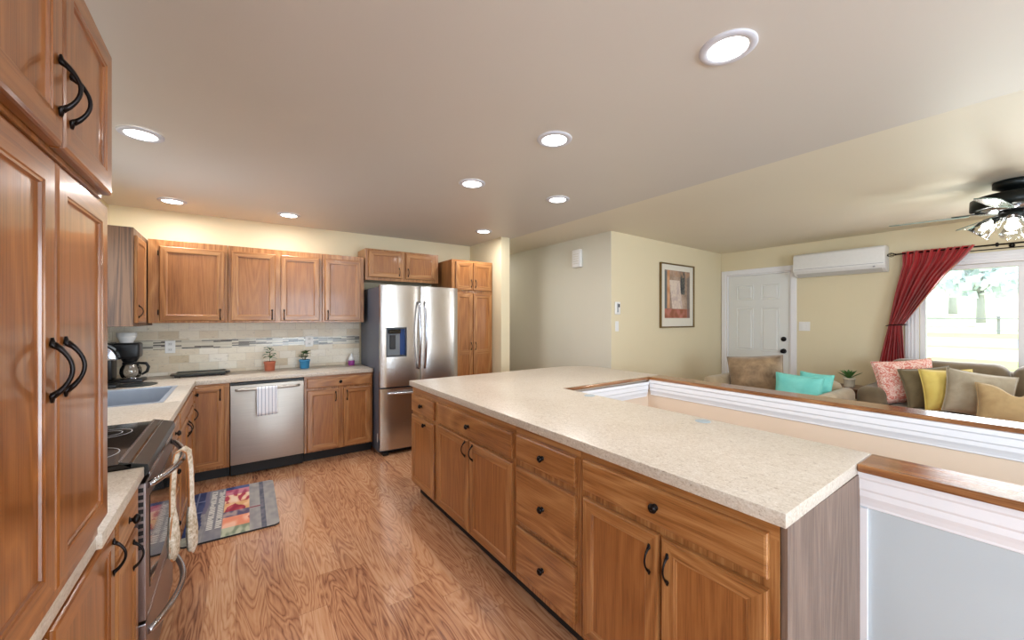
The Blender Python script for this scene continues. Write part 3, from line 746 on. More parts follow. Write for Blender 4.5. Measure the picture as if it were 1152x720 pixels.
# ------------------------------------------------------------------ sink
r = empty('kitchen_sink', ((SX0+SX1)/2, (SY0+SY1)/2, ZC), 0, 'stainless steel single-bowl sink set in the left counter', 'sink')
a, b = (SX1-SX0)/2, (SY1-SY0)/2
m = MB(); m.bm.free(); m = MB()
def rr(hx, hy, rad, z, n=5):
    p = []
    for cx, cy, a0 in ((hx-rad, hy-rad, 0), (-hx+rad, hy-rad, 90), (-hx+rad, -hy+rad, 180), (hx-rad, -hy+rad, 270)):
        p += [(x, y, z) for x, y in arc(cx, cy, rad, a0, a0+90, n)]
    return p
R = []
for hx, hy, rad, z in ((a-.001, b-.001, .004, -.036), (a-.001, b-.001, .004, -.001), (a+.004, b+.004, .01, .0008), (a+.004, b+.004, .01, .0025), (a-.022, b-.022, .03, .0025), (a-.026, b-.026, .03, -.002), (a-.030, b-.030, .04, -.18), (a-.06, b-.06, .04, -.20)):
    R.append([m.bm.verts.new(p) for p in rr(hx, hy, rad, z)])
for p, q in zip(R, R[1:]):
    for k in range(len(p)): m.bm.faces.new((p[k], p[(k+1) % len(p)], q[(k+1) % len(p)], q[k]))
m.bm.faces.new(R[-1]); m.build('basin', SINKM, r, smooth=40, recalc=False)
m = MB(); m.lathe([(0, -.199), (.035, -.199), (.042, -.1985), (.045, -.1999)], n=24); m.build('drain', CHROME, r)

# ------------------------------------------------------------------ dish towel on the dishwasher
def stripe_mat():
    t = NT('white_towel_blue_stripes'); tc = t.n('ShaderNodeTexCoord'); sp = t.n('ShaderNodeSeparateXYZ'); t.l(tc.outputs['Object'], sp.inputs[0])
    fx = t.math('FRACT', t.math('MULTIPLY', sp.outputs[0], 36.0)); ln = t.math('LESS_THAN', fx, 0.14)
    f = t.noise(t.coord('Object'), 200, 2)
    t.setv('Base Color', t.mix(ln, lin((236, 238, 244)), lin((120, 128, 160)))); t.setv('Roughness', .9); t.bump(f, .3, .003); return t.m
m = MB(); n = 22; yh = -.0555
prof = [(-.026, .55)]; prof = []
for z in [.545, .575, .62, .66, .70, .74, .77]: prof.append((-.0735-(.77-z)*.03, z))
for k in range(7):
    aa = PI*k/6; prof.append((-.0585-.0155*math.cos(aa), .795+.0155*math.sin(aa)))
for z in [.76, .72, .69]: prof.append((-.0395, z))
V_ = []
for (y, z) in prof:
    V_.append([m.bm.verts.new((-.092+.165*i/n, y-.0012*(1+math.sin(i*1.3))*(1 if y < -.06 else 0)*((.8-z)/.2), z+(.0045*i/n if z < .6 else 0))) for i in range(n+1)])
for p, q in zip(V_, V_[1:]):
    for i in range(n): m.bm.faces.new((p[i], p[i+1], q[i+1], q[i]))
o = m.build('dish_towel', stripe_mat(), smooth=60, loc=(.25, FY, 0)); md = o.modifiers.new('thick', 'SOLIDIFY'); md.thickness = .0025; md.offset = 0
tag(o, 'white dish towel with thin blue stripes hanging on the dishwasher handle', 'towel')

# ------------------------------------------------------------------ things on the counters
LEAF = plain('green_leaf', (56, 104, 48), .45, nz=.25, nscale=20); LEAF2 = plain('succulent_leaf', (84, 130, 70), .5, nz=.2); SOIL = plain('dark_soil', (50, 38, 30), .95, nz=.3)
STEMM = plain('plant_stem', (92, 84, 50), .7)
def leaf(mb, base, d, L, W, droop=.3, mi=0, cup=.25):
    d = Vector(d).normalized(); side = d.cross(Vector((0, 0, 1)));
    if side.length < .05: side = Vector((1, 0, 0))
    side.normalize(); up = side.cross(d).normalized(); n = 6; rows = []
    for i in range(n+1):
        t = i/n; c = Vector(base)+d*L*t-Vector((0, 0, 1))*droop*L*t*t; w = W*math.sin(PI*(t*.92+.06))**.8
        rows.append([mb.bm.verts.new(c-side*w+up*cup*w), mb.bm.verts.new(c), mb.bm.verts.new(c+side*w+up*cup*w)])
    for a_, b_ in zip(rows, rows[1:]):
        for k in range(2):
            f = mb.bm.faces.new((a_[k], a_[k+1], b_[k+1], b_[k])); f.smooth = True; f.material_index = mi
def plant(name, loc, label, potrgb, r0, r1, h, kind, cat='potted plant'):
    r = empty(name, loc, 0, label, cat)
    m = MB(); m.lathe([(0, 0), (r0, 0), (r0*1.02, .004), (r1*.97, h*.78), (r1*1.06, h*.80), (r1*1.06, h), (r1*.93, h), (r1*.9, h*.86), (0, h*.86)], n=28)
    m.build('pot', plain(name+'_pot', potrgb, .45, nz=.05), r)
    m = MB(); m.lathe([(0, h*.875), (r1*.7, h*.875), (r1*.92, h*.865)], n=20); m.build('soil', SOIL, r)
    rnd = random.Random(len(label)); m = MB(); st = MB()
    if kind == 'stem':
        st.tube([(0, 0, h*.85), (.002, 0, h+.05), (0, .002, h+.095)], .0025, 6)
        for k in range(13):
            aa = k*2.4; z = h+.035+.008*k; el = .1+.05*k; st.tube([(0, 0, z), (.012*math.cos(aa), .012*math.sin(aa), z+.006)], .0012, 5)
            leaf(m, (.010*math.cos(aa), .010*math.sin(aa), z+.005), (math.cos(aa), math.sin(aa), el), .062, .021, .45)
    elif kind == 'bush':
        for k in range(11):
            aa = k*2.4; R_ = .012+.022*rnd.random(); z = h+.02+.07*rnd.random(); tip = (R_*math.cos(aa), R_*math.sin(aa), z)
            st.tube([(.004*math.cos(aa), .004*math.sin(aa), h*.85), (tip[0]*.6, tip[1]*.6, z*.6+h*.3), tip], .0014, 5)
            for q in range(3): leaf(m, tip, (math.cos(aa+q*2.0), math.sin(aa+q*2.0), .55), .046, .016, .2)
    else:
        for k in range(16):
            aa = k*2.4; el = .35+k*.11; leaf(m, (0, 0, h*.86), (math.cos(aa), math.sin(aa), el+.2), .150-.003*k, .017, .05, cup=.6)
    if kind != 'succ': st.build('stem', STEMM, r)
    m.build('leaves', LEAF if kind != 'succ' else LEAF2, r); return r
plant('potted_plant', (.290, 4.80, ZC), 'small leafy plant in a terracotta pot against the tile backsplash', (196, 112, 84), .044, .052, .095, 'stem')
plant('potted_plant', (.615, 4.80, ZC), 'small bushy plant in a blue pot against the tile backsplash', (64, 140, 186), .044, .052, .095, 'bush')
r = empty('spray_bottle', (1.105, 4.82, ZC), 0, 'small bottle with a purple lower half and white top near the refrigerator', 'bottle')
m = MB(); m.lathe([(0, 0), (.034, 0), (.036, .004), (.036, .05), (.034, .055), (0, .055)], n=20); m.build('label_band', plain('purple_plastic', (150, 60, 140), .4), r)
m = MB(); m.lathe([(.0, .0552), (.033, .0552), (.028, .085), (.014, .11), (.011, .13), (.006, .135), (0, .135)], n=20); m.build('top', PLASTIC, r)
# flat black griddle
r = empty('griddle', (-.27, 4.79, ZC), 0, 'flat black griddle tray lying on the back counter', 'griddle')
m = MB(); m.box((-.19, -.12, .006), (.19, .12, .022), .006, 2); m.box((-.175, -.105, .022), (.175, .105, .026), .002); m.build('tray', BLKPL, r)
m = MB()
for a_, b_ in (((-.19, -.12, .022), (.19, -.108, .032)), ((-.19, .108, .022), (.19, .12, .032)), ((-.19, -.108, .022), (-.178, .108, .032)), ((.178, -.108, .022), (.19, .108, .032))): m.box(a_, b_, .002)
m.build('rim', plain('griddle_rim', (70, 74, 66), .35, .4), r)
for s_ in (-1, 1):
    m = MB(); m.box((s_*.19, -.05, .012), (s_*.225, .05, .026), .006, 2); m.build('handle', BLKPL, r)
m = MB()
for x in (-.16, .15):
    for y in (-.1, .09): m.box((x, y, 0), (x+.015, y+.015, .0058))
m.build('foot', BLKPL, r)
# coffee maker
GLASSC = None
def glass_mat(name, tint=(1, 1, 1, 1), rough=0.0, mixf=.12):
    t = NT(name); tr = t.n('ShaderNodeBsdfTransparent'); tr.inputs[0].default_value = tint; gl = t.n('ShaderNodeBsdfGlossy'); gl.inputs['Roughness'].default_value = .05
    fr = t.n('ShaderNodeFresnel'); fr.inputs[0].default_value = 1.5; ad = t.math('ADD', fr.outputs[0], mixf); mx = t.n('ShaderNodeMixShader')
    t.l(ad, mx.inputs[0]); t.l(tr.outputs[0], mx.inputs[1]); t.l(gl.outputs[0], mx.inputs[2]); t.l(mx.outputs[0], t.out.inputs['Surface']); return t.m
GLASSC = glass_mat('carafe_glass', (.82, .80, .78, 1))
r = empty('coffee_maker', (-.80, 4.63, ZC), 0, 'black drip coffee maker with a glass carafe in the counter corner', 'coffee maker')
m = MB(); m.box((-.10, -.09, 0), (.155, .09, .028), .008, 2); m.box((-.10, -.09, .0285), (-.035, .09, .335), .012, 2); m.build('body', BLKPL, r, smooth=40)
m = MB(); m.box((-.034, -.085, .205), (.13, .085, .335), .018, 3); m.lathe([(.06, .205), (.045, .172)], (.06, 0, 0), 24); m.build('brew_head', BLKPL, r, smooth=40)
m = MB(); m.lathe([(0, .0285), (.065, .0285), (.065, .032), (0, .032)], (.065, 0, 0), 28); m.build('warming_plate', CHROME, r)
ca = MB(); ca.lathe([(.052, .034), (.062, .045), (.072, .08), (.068, .115), (.052, .148), (.050, .165)], (.065, 0, 0), 32); ca = ca.build('carafe', GLASSC, r)
m = MB(); m.lathe([(.051, .148), (.054, .150), (.054, .168), (.0, .170)], (.065, 0, 0), 28); m.build('lid', BLKPL, ca)
m = MB(); m.tube([(.117, -.012, .158), (.165, -.03, .155), (.182, -.035, .125), (.172, -.032, .085), (.137, -.02, .06)], [.007, .009, .009, .009, .006], 8, flat=1.4); m.build('handle', BLKPL, ca)
m = MB(); m.tube([(.060, -.0, .2), (.066, 0, .205)], .001, 4)
m = MB()
for k in range(4): m.lathe([(.040, k*.008), (.066, .060+k*.008), (.0665, .0605+k*.008), (.038, k*.008+.002)], (.04, -.0, .3355), 28)
o = m.build('coffee_filters', plain('filter_paper', (238, 238, 236), .9), loc=(-.80, 4.63, ZC)); tag(o, 'stack of white paper coffee filters on top of the coffee maker', 'coffee filters')
# pod machine with a silver hood
r = empty('pod_coffee_machine', (-.83, 4.30, ZC), 0, 'black and silver pod coffee machine half hidden behind the tall cupboard', 'coffee machine')
m = MB(); m.box((-.09, -.075, 0), (.075, .075, .03), .006, 2); m.box((-.09, -.075, .0305), (.0, .075, .22), .01, 2); m.build('body', BLKPL, r, smooth=40)
m = MB(); m.prism([(-.085, .2205), (.075, .2205)]+arc(-.05, .2205, .125, 0, 80, 10)+[(-.085, .345)], -.07, .07, plane='xz', bev=.004); m.build('hood', CHROME, r, smooth=40)
m = MB(); m.prism([(.0765, .222)]+arc(-.05, .2205, .128, 0, 78, 10)+arc(-.05, .2205, .134, 78, 0, 10), -.035, .035, plane='xz'); m.build('hood_band', BLKGLOSS, r)
m = MB(); m.lathe([(0, .0), (.125, .0), (.135, .003), (.135, .006), (.125, .005), (0, .004)], n=36)
for q in (.04, .08): m.lathe([(q, .0045), (q+.003, .007), (q+.006, .0045)], n=30)
o = m.build('trivet', plain('trivet_dark', (46, 52, 54), .3, .4), loc=(-.665, 4.36, ZC)); tag(o, 'round dark trivet on the counter in front of the coffee maker', 'trivet')
# outlets
def outlet(name, loc, rz, label, w=.075, h=.118, kind='outlet', cat='outlet'):
    r = empty(name, loc, rz, label, cat)
    MB().box((-w/2, -.006, -h/2), (w/2, 0, h/2), .003, 2).build('plate', PLASTIC, r)
    m = MB()
    if kind == 'outlet':
        for z in (-.027, .027): m.box((-.016, -.0075, z-.014), (.016, -.0062, z+.014), .002)
        m.build('socket', plain('socket_face', (214, 214, 212), .4), r)
        m = MB()
        for z in (-.027, .027):
            for x in (-.007, .005): m.box((x, -.0078, z-.004), (x+.002, -.0076, z+.006))
        m.build('slot', BLKPL, r)
    else:
        for k in range(kind):
            x = (k-(kind-1)/2)*.046; m.box((x-.016, -.009, -.033), (x+.016, -.0062, .033), .002)
        m.build('switch', PLASTIC, r)
    return r
outlet('wall_outlet', (-.51, YB-.0136, 1.175), 0, 'white outlet in the tile backsplash near the coffee maker')
outlet('wall_outlet', (.677, YB-.0136, 1.19), 0, 'white outlet in the tile backsplash behind the blue pot', .08)
outlet('light_switch', (XF-.0005, 1.995, 1.345), -PI/2, 'white double light switch plate beside the entry door', .125, .12, 2, 'switch')
outlet('light_switch', (3.70, 3.0795, 1.355), 0, 'white single light switch under the thermostat at the wall corner', .06, .12, 1, 'switch')
r = empty('thermostat', (3.70, 3.0795, 1.57), 0, 'white thermostat remote holder above the light switch at the wall corner', 'thermostat')
MB().box((-.045, -.022, -.075), (.045, 0, .075), .012, 3).build('holder', PLASTIC, r, smooth=40)
MB().box((-.020, -.028, -.05), (.0, -.0225, .055), .003).build('remote', GREYPL, r)
MB().box((.004, -.024, .01), (.028, -.0222, .05), .001).build('display', BLKPL, r)
r = empty('door_chime', (3.5995, 3.612, 2.215), -PI/2, 'white door chime box high on the hallway wall', 'door chime')
MB().box((-.075, -.05, -.115), (.075, 0, .115), .012, 3).build('cover', PLASTIC, r, smooth=40)
m = MB()
for k in range(5): m.box((-.05, -.0525, -.07+k*.03), (.05, -.0502, -.062+k*.03), .001)
m.build('grille', plain('chime_grille', (212, 210, 200), .5), r)

# ------------------------------------------------------------------ rug
def painted(name, rough=.9):
    t = NT(name); a_ = t.n('ShaderNodeAttribute', attribute_name='paint'); f = t.noise(t.coord('Object'), 160, 2)
    t.l(a_.outputs['Color'], t.b.inputs['Base Color']); t.setv('Roughness', rough); t.bump(f, .3, .002); return t.m
def grid_paint(nx, ny, fn, pos):
    """mesh grid with a per-vertex pattern colour"""
    me = bpy.data.meshes.new('grid'); vs = []; cs = []
    for j in range(ny+1):
        for i in range(nx+1):
            u, v = i/nx, j/ny; vs.append(pos(u, v)); cs.append(lin(fn(u, v)))
    fs = [(j*(nx+1)+i, j*(nx+1)+i+1, (j+1)*(nx+1)+i+1, (j+1)*(nx+1)+i) for j in range(ny) for i in range(nx)]
    me.from_pydata(vs, [], fs); at = me.color_attributes.new('paint', 'FLOAT_COLOR', 'POINT')
    for k, c in enumerate(cs): at.data[k].color = c
    return me
def nz2(x, y, s=1.0, k=0): return noise.noise(Vector((x*s, y*s, k*7.3)))
def mixc(a_, b_, t): t = max(0, min(1, t)); return tuple(p+(q-p)*t for p, q in zip(a_, b_))
def rug_fn(u, v):
    # u across the short side (wall side 0), v along the long side (near end 0)
    base = mixc((128, 128, 136), (164, 162, 160), .5+nz2(u, v, 14, 1)*.9+.3*nz2(u*40, v*3, 1, 2)); w = nz2(u, v, 5, 3)*.02
    if u < .15+w:
        c = mixc((40, 52, 96), (72, 84, 128), .5+nz2(u, v, 12, 4)); 
        if abs(v-.55) < .012 or abs(v-.78) < .01 or abs(u-.07) < .008: c = (120, 128, 160)
        if v < .14: c = mixc((150, 150, 140), (180, 178, 160), .5+nz2(u, v, 20, 5))
        return c
    if u < .20+w: return (108, 104, 128) if v > .5 else base
    if u < .39:
        col = (u-.205)/.092; k = int(col); fx = col-k; 
        if .18 < v < .97 and .16 < fx < .84:
            q = v*34; s_ = nz2(int(q)*1.7+k*9, int(fx*3), 1, 6); 
            if (q % 1) < .62 and s_ > -.28: return (214, 212, 204)
        return mixc(base, (112, 112, 122), .5)
    if u < .68:
        s_ = nz2(u*7, v*6, 1, 8); t_ = nz2(u*16, v*9, 1, 9); x = (u-.53)/.16
        if abs(x+w*9) > 1.0: return mixc(base, (92, 98, 120), .5+t_)
        if v > .93: return mixc((44, 56, 104), (84, 96, 140), .5+t_*2)
        if v > .80: return mixc((166, 74, 104), (206, 136, 150), .5+t_*1.6)
        if v > .62: return mixc((226, 168, 128), (240, 214, 190), .5+t_*1.6) if t_ > -.15 else (176, 66, 84)
        if v > .44: return mixc((150, 44, 66), (196, 92, 96), .5+t_*2) if abs(x+.1) < .5+s_ else mixc((220, 172, 120), (238, 200, 160), .5+t_*2)
        if v > .33: return mixc((92, 84, 112), (168, 150, 148), .5+t_*2.5)
        if v > .14: return mixc((230, 146, 116), (240, 190, 164), .5+t_*1.8) if s_ > -.22 else (190, 92, 84)
        return mixc((128, 140, 118), (186, 190, 166), .5+t_*3)
    if .80 < u < .86: return mixc((84, 88, 104), (120, 120, 132), .5+nz2(u, v, 20, 10))
    if abs(v-.43) < .012 and u < .82: return (140, 70, 84)
    return mixc(base, (176, 172, 166), .35)
def rug_pos(u, v):
    x, y = u*.545, v*.90
    # soft corner rounding
    cx, cy = min(x, .545-x), min(y, .90-y); rd = .035
    if cx < rd and cy < rd:
        dx, dy = rd-cx, rd-cy; d = max(abs(dx), abs(dy)); L = math.hypot(dx, dy)
        if L > 0: f = d/L; nx_, ny_ = rd-dx*f, rd-dy*f; x = nx_ if x < .27 else .545-nx_; y = ny_ if y < .45 else .90-ny_
    return (x, y, .0115)
me = grid_paint(110, 180, rug_fn, rug_pos); me.materials.append(painted('rug_print'))
rug = empty('kitchen_rug', (-.292, 3.19, 0), 0, 'grey and blue kitchen mat printed with autumn pumpkins on the wood floor', 'rug')
rug.rotation_euler = (0, 0, -.02)
o = bpy.data.objects.new('rug_top', me); COL.objects.link(o); o.parent = rug
m = MB(); m.prism([rug_pos(u, v)[:2] for u, v in [(0.0, i/40) for i in range(41)][::-1]+[(i/40, 0.0) for i in range(1, 41)]+[(1.0, i/40) for i in range(1, 41)]+[(1-i/40, 1.0) for i in range(1, 40)]], 0.0005, .0112)
m.build('rug_base', plain('rug_base_black', (40, 38, 38), .8), rug)

# ------------------------------------------------------------------ framed picture
def pic_fn(u, v):
    a_ = nz2(u*4, v*4, 1, 1); b_ = nz2(u*9, v*9, 1, 2); c_ = nz2(u*22, v*22, 1, 3)
    col = mixc((150, 128, 112), (196, 172, 152), .5+a_+c_*.5)
    if u < .1: col = (104, 110, 110)
    elif u < .2 and v > .2: col = mixc((196, 140, 96), (216, 170, 130), .5+b_)
    if .62 < u < .8 and v > .5: col = mixc((60, 64, 66), (110, 108, 100), .4+b_+c_)
    if abs(u-.42-.2*(.6-v)) < .2 and .18 < v < .8: col = mixc((222, 206, 190), (196, 176, 170), .3+b_+c_)
    if v < .2: col = mixc((150, 92, 66), (186, 120, 104), .5+b_*1.5)
    if u > .88: col = mixc(col, (90, 92, 92), .5)
    if v > .86: col = mixc(col, (176, 140, 112), .4+b_)
    return col
r = empty('framed_picture', (4.943, 3.0795, 1.757), 0, 'abstract brown print in a thin frame on the living room wall', 'picture')
PW_, PH_ = .80, .865
m = MB(); f = .018
for a_, b_ in (((-PW_/2, -.03, -PH_/2), (-PW_/2+f, 0, PH_/2)), ((PW_/2-f, -.03, -PH_/2), (PW_/2, 0, PH_/2)), ((-PW_/2+f, -.03, -PH_/2), (PW_/2-f, 0, -PH_/2+f)), ((-PW_/2+f, -.03, PH_/2-f), (PW_/2-f, 0, PH_/2))): m.box(a_, b_, .002)
m.build('frame', plain('bronze_frame', (120, 98, 60), .35, .6), r)
MB().box((-PW_/2+f, -.012, -PH_/2+f), (PW_/2-f, -.008, PH_/2-f)).build('mat_board', plain('cream_mat', (226, 222, 208), .8), r)
me = grid_paint(90, 100, pic_fn, lambda u, v: (-PW_/2+.10+u*(PW_-.20), -.0124, -PH_/2+.13+v*(PH_-.22))); me.materials.append(painted('picture_print', .7))
o = bpy.data.objects.new('print', me); COL.objects.link(o); o.parent = r

# ------------------------------------------------------------------ mini-split unit
r = empty('air_conditioner', (XF-.001, 1.615, 1.985), -PI/2, 'long white wall-mounted air conditioner beside the entry door', 'air conditioner')
L = .885; m = MB(); m.prism([(-.001, .0), (-.10, .0), (-.165, .035), (-.195, .07), (-.20, .12), (-.195, .27), (-.17, .292), (-.001, .292)], -L/2, L/2, plane='yz', bev=.006)
ac = m.build('housing', PLASTIC, r, smooth=30)
m = MB(); m.prism([(-.103, -.001), (-.168, .034), (-.172, .038), (-.107, .0)], -L/2+.03, L/2-.03, plane='yz'); m.build('louver', plain('louver_grey', (206, 206, 204), .4), r)
m = MB(); m.box((-L/2+.01, -.2015, .09), (L/2-.01, -.1995, .094)); m.box((L/2-.10, -.2035, .05), (L/2-.08, -.196, .065), .002); m.build('seam', GREYPL, r)

# ------------------------------------------------------------------ curtain and rod
RX, RZ = XF-.10, 2.165
r = empty('curtain_rod', (RX, 0, RZ), 0, 'dark double curtain rod with a cage finial above the window', 'curtain rod')
m = MB(); m.tube([(0, 1.10, 0), (0, -1.75, 0)], .008, 10); m.build('rod', BRONZE, r)
m = MB(); m.tube([(.05, .98, -.035), (.05, -1.70, -.035)], .005, 8); m.build('rear_rod', BRONZE, r)
for s_, y in ((1, 1.10), (-1, -1.75)):
    m = MB()
    for k in range(6):
        aa = k*PI/3; m.tube([(0, y, 0)]+[(.024*math.sin(PI*t)*math.cos(aa+t*1.6), y+s_*.075*t, .024*math.sin(PI*t)*math.sin(aa+t*1.6)) for t in (.15, .3, .5, .7, .85)]+[(0, y+s_*.075, 0)], .0028, 5)
    m.lathe([(0, 0), (.012, .004), (.012, .01), (0, .014)], (0, y-.007, 0), 12, 'y'); m.build('finial', BRONZE, r)
for y in (.99, .30, -.6, -1.65):
    m = MB(); m.tube([(.098, y, -.01), (0, y, -.012), (0, y, .0)], .006, 8); m.lathe([(0, -.006), (.02, -.004), (.02, .0), (0, .002)], (.096, y, -.01), 14, 'x'); m.build('bracket', BRONZE, r)
for y in (.385, .19, -.2):
    m = MB(); m.lathe([(.008, -.012), (.018, -.008), (.022, 0), (.018, .008), (.008, .012)], (0, y, 0), 14, 'y'); m.build('ring', BRONZE, r)
VEL = NT('burgundy_satin'); VEL.setv('Base Color', VEL.ramp(VEL.noise(VEL.coord('Object', (1, 1, .1)), 30, 3), [(.3, (146, 6, 16)), (.7, (190, 20, 30))])); VEL.setv('Roughness', .42); VEL.setv('Sheen Weight', .4); VEL.setv('Specular IOR Level', .6); VEL = VEL.m
def lerp(a_, b_, t): return a_+(b_-a_)*t
def interp(tab, z):
    for (z0, y0), (z1, y1) in zip(tab, tab[1:]):
        if z0 >= z >= z1: return lerp(y0, y1, (z0-z)/(z0-z1) if z0 != z1 else 0)
    return tab[-1][1] if z < tab[-1][0] else tab[0][1]
LE = [(2.185, 1.045), (2.05, 1.04), (1.75, 1.10), (1.40, 1.155), (1.37, 1.158), (1.2, 1.19), (.96, 1.235), (.1, 1.30)]
RE = [(2.185, .515), (2.08, .58), (1.9, .72), (1.7, .84), (1.5, .96), (1.40, 1.02), (1.37, 1.045), (1.30, 1.04), (.96, 1.02), (.1, .99)]
m = MB(); nu, nv = 90, 70; rows = []
for j in range(nv+1):
    z = 2.185-(2.185-.12)*j/nv; yl, yr = interp(LE, z), interp(RE, z); w_ = abs(yl-yr); amp = .026 if z > 1.37 else .02
    pinch = max(0, 1-abs(z-1.37)/.25); row = []
    for i in range(nu+1):
        u = i/nu; ph = 2*PI*9*u+1.1*math.sin(6*u+z*1.2)+.5*math.sin(17*u)
        dx = amp*math.sin(ph)*(1-.45*pinch)+.008*math.sin(2*PI*4*u+z*3)-.02*pinch*math.sin(PI*u)
        if z > 2.17: dx *= .6
        # lower sweep: swagged edge sags more at the right
        sag = 0
        row.append(m.bm.verts.new((RX-.012+dx, lerp(yl, yr, u)+.006*math.cos(ph)*(1-pinch), z-sag)))
    rows.append(row)
for a_, b_ in zip(rows, rows[1:]):
    for i in range(nu): m.bm.faces.new((a_[i], a_[i+1], b_[i+1], b_[i]))
r = empty('curtain', (0, 0, 0), 0, 'dark red satin curtain swept back to the left of the window', 'curtain')
o = m.build('drape', VEL, r, smooth=80); md = o.modifiers.new('t', 'SOLIDIFY'); md.thickness = .002
m = MB(); m.tube([(XF-.005, 1.10, 1.36), (RX-.02, 1.175, 1.365), (RX-.065, 1.14, 1.372), (RX-.068, 1.07, 1.377), (RX-.03, 1.025, 1.38), (XF-.03, 1.02, 1.38)], .006, 8); m.build('holdback', BRONZE, r)

# ------------------------------------------------------------------ cushions and seating
def fabric(name, a_, b_, scale=14, rough=.9, bumpk=.2, fine=True, sheen=.3):
    t = NT(name); v = t.coord('Object', rand=True); f = t.noise(v, scale, 4, .6, .4); g = t.noise(v, 220, 2)
    t.setv('Base Color', t.ramp(f, [(.3, a_), (.7, b_)])); t.setv('Roughness', rough); t.setv('Sheen Weight', sheen); t.bump(g, bumpk, .003); return t.m
def pillow(name, label, loc, w, h, t_, rot, mat, group=None, cat='pillow', pinch=.07, cr=.0):
    m = MB(); n = 22; rnd = random.Random(int(w*1000)+len(label)); k0 = rnd.random()*9
    def pt(u, v, s_):
        x = w/2*u*(1-pinch*math.cos(PI*v/2)); z = h/2*v*(1-pinch*math.cos(PI*u/2))
        th = t_/2*((1-abs(u)**3.2)*(1-abs(v)**3.2))**.55
        wr = 1+.10*noise.noise(Vector((u*2.2+k0, v*2.2, s_)))+.03*noise.noise(Vector((u*6+k0, v*6, s_)))
        z += cr*h*(-math.exp(-(u*3)**2))*max(0, v)**2
        return (x, s_*th*wr, z)
    G_ = {}
    for s_ in (-1, 1):
        for j in range(n+1):
            for i in range(n+1):
                u, v = -1+2*i/n, -1+2*j/n; edge = i in (0, n) or j in (0, n); key = (i, j, 0 if edge else s_)
                if key not in G_: G_[key] = m.bm.verts.new(pt(u, v, s_))
    for s_ in (-1, 1):
        for j in range(n):
            for i in range(n):
                q = [G_[(a_, b_, 0 if a_ in (0, n) or b_ in (0, n) else s_)] for a_, b_ in ((i, j), (i+1, j), (i+1, j+1), (i, j+1))]
                m.bm.faces.new(q if s_ < 0 else q[::-1])
    r = empty(name, loc, 0, label, cat, group); r.rotation_euler = rot
    m.build('cover', mat, r, smooth=180)
    e = MB(); loop = []
    for i in range(n*4):
        sd, q = divmod(i, n); t0 = -1+2*q/n
        u, v = ((t0, -1), (1, t0), (-t0, 1), (-1, -t0))[sd]; loop.append(pt(u, v, 1))
    e.tube(loop+[loop[0]], .0035, 6, caps=False); e.build('piping', mat, r)
    return r
OLIVE = fabric('taupe_suede', (96, 81, 60), (122, 105, 80), 5, .8)
MARB = fabric('marbled_tan_suede', (96, 74, 50), (172, 144, 110), 6, .7)
TURQ = fabric('turquoise_cotton', (110, 204, 196), (134, 222, 212), 8, .8, sheen=.1)
def pinkm():
    t = NT('coral_damask'); v = t.coord('Object', rand=True); f = t.noise(v, 11, 2, .5, 3.0); p = t.math('PINGPONG', t.math('MULTIPLY', f, 9.0), 1.0)
    t.setv('Base Color', t.ramp(p, [(.35, (214, 126, 112)), (.55, (238, 208, 196))])); t.setv('Roughness', .85); return t.m
# sofa under the window, facing -X
SF = 5.12; sy0, sy1 = -1.25, 1.24
r = empty('sofa', (SF, 0, 0), 0, 'long taupe suede sofa under the picture window', 'sofa')
m = MB(); m.box((.05, sy0+.02, .06), (.93, sy1-.02, .40), .03, 3); m.build('base', OLIVE, r, smooth=60)
m = MB(); m.box((.66, sy0+.02, .4005), (.93, sy1-.02, .95), .06, 4); m.build('back', OLIVE, r, smooth=60)
for y_ in (sy1-.23, sy0):
    m = MB(); m.box((.02, y_, .06), (.88, y_+.23, .765), .085, 5); m.build('arm', OLIVE, r, smooth=60)
ys = [(1.005, .30), (.295, -.41), (-.415, -1.015)]
for a_, b_ in ys:
    m = MB(); m.box((.0, b_, .405), (.62, a_, .61), .05, 4); m.build('seat_cushion', OLIVE, r, smooth=60)
for a_, b_ in ((1.08, .285), (.275, -.42), (-.43, -1.1)):
    m = MB(); m.box((.46, b_, .612), (.72, a_, 1.025), .09, 5); m.build('back_cushion', OLIVE, r, smooth=60)
m = MB()
for y_ in (sy0+.08, sy1-.14):
    for x in (.08, .82): m.box((x, y_, 0), (x+.06, y_+.06, .0595))
m.build('foot', BLKPL, r)
P_ROT = -PI/2
pillow('throw_pillow', 'coral and white patterned throw pillow at the left end of the sofa', (5.36, .905, .83), .46, .42, .15, (-.20, -.12, P_ROT+.55), pinkm(), 'throw pillows on the sofa')
pillow('throw_pillow', 'dark taupe throw pillow between the coral and the yellow pillows', (5.28, .735, .80), .38, .38, .13, (-.20, -.14, P_ROT+.60), fabric('dark_taupe', (96, 84, 58), (122, 108, 78), 6), 'throw pillows on the sofa')
pillow('throw_pillow', 'yellow throw pillow in the middle of the sofa', (5.22, .605, .80), .37, .38, .13, (-.20, -.04, P_ROT+.60), fabric('yellow_cotton', (208, 184, 92), (224, 202, 112), 8), 'throw pillows on the sofa')
pillow('throw_pillow', 'light greige throw pillow right of the yellow one', (5.16, .425, .80), .42, .38, .14, (-.20, .14, P_ROT+.40), fabric('greige_linen', (156, 144, 122), (182, 170, 148), 8), 'throw pillows on the sofa')
pillow('throw_pillow', 'tan throw pillow with a dented top edge at the right end of the sofa', (5.02, .225, .755), .42, .32, .16, (-.30, .04, P_ROT+.25), fabric('tan_cotton', (170, 142, 98), (198, 170, 124), 8), 'throw pillows on the sofa', cr=.28)
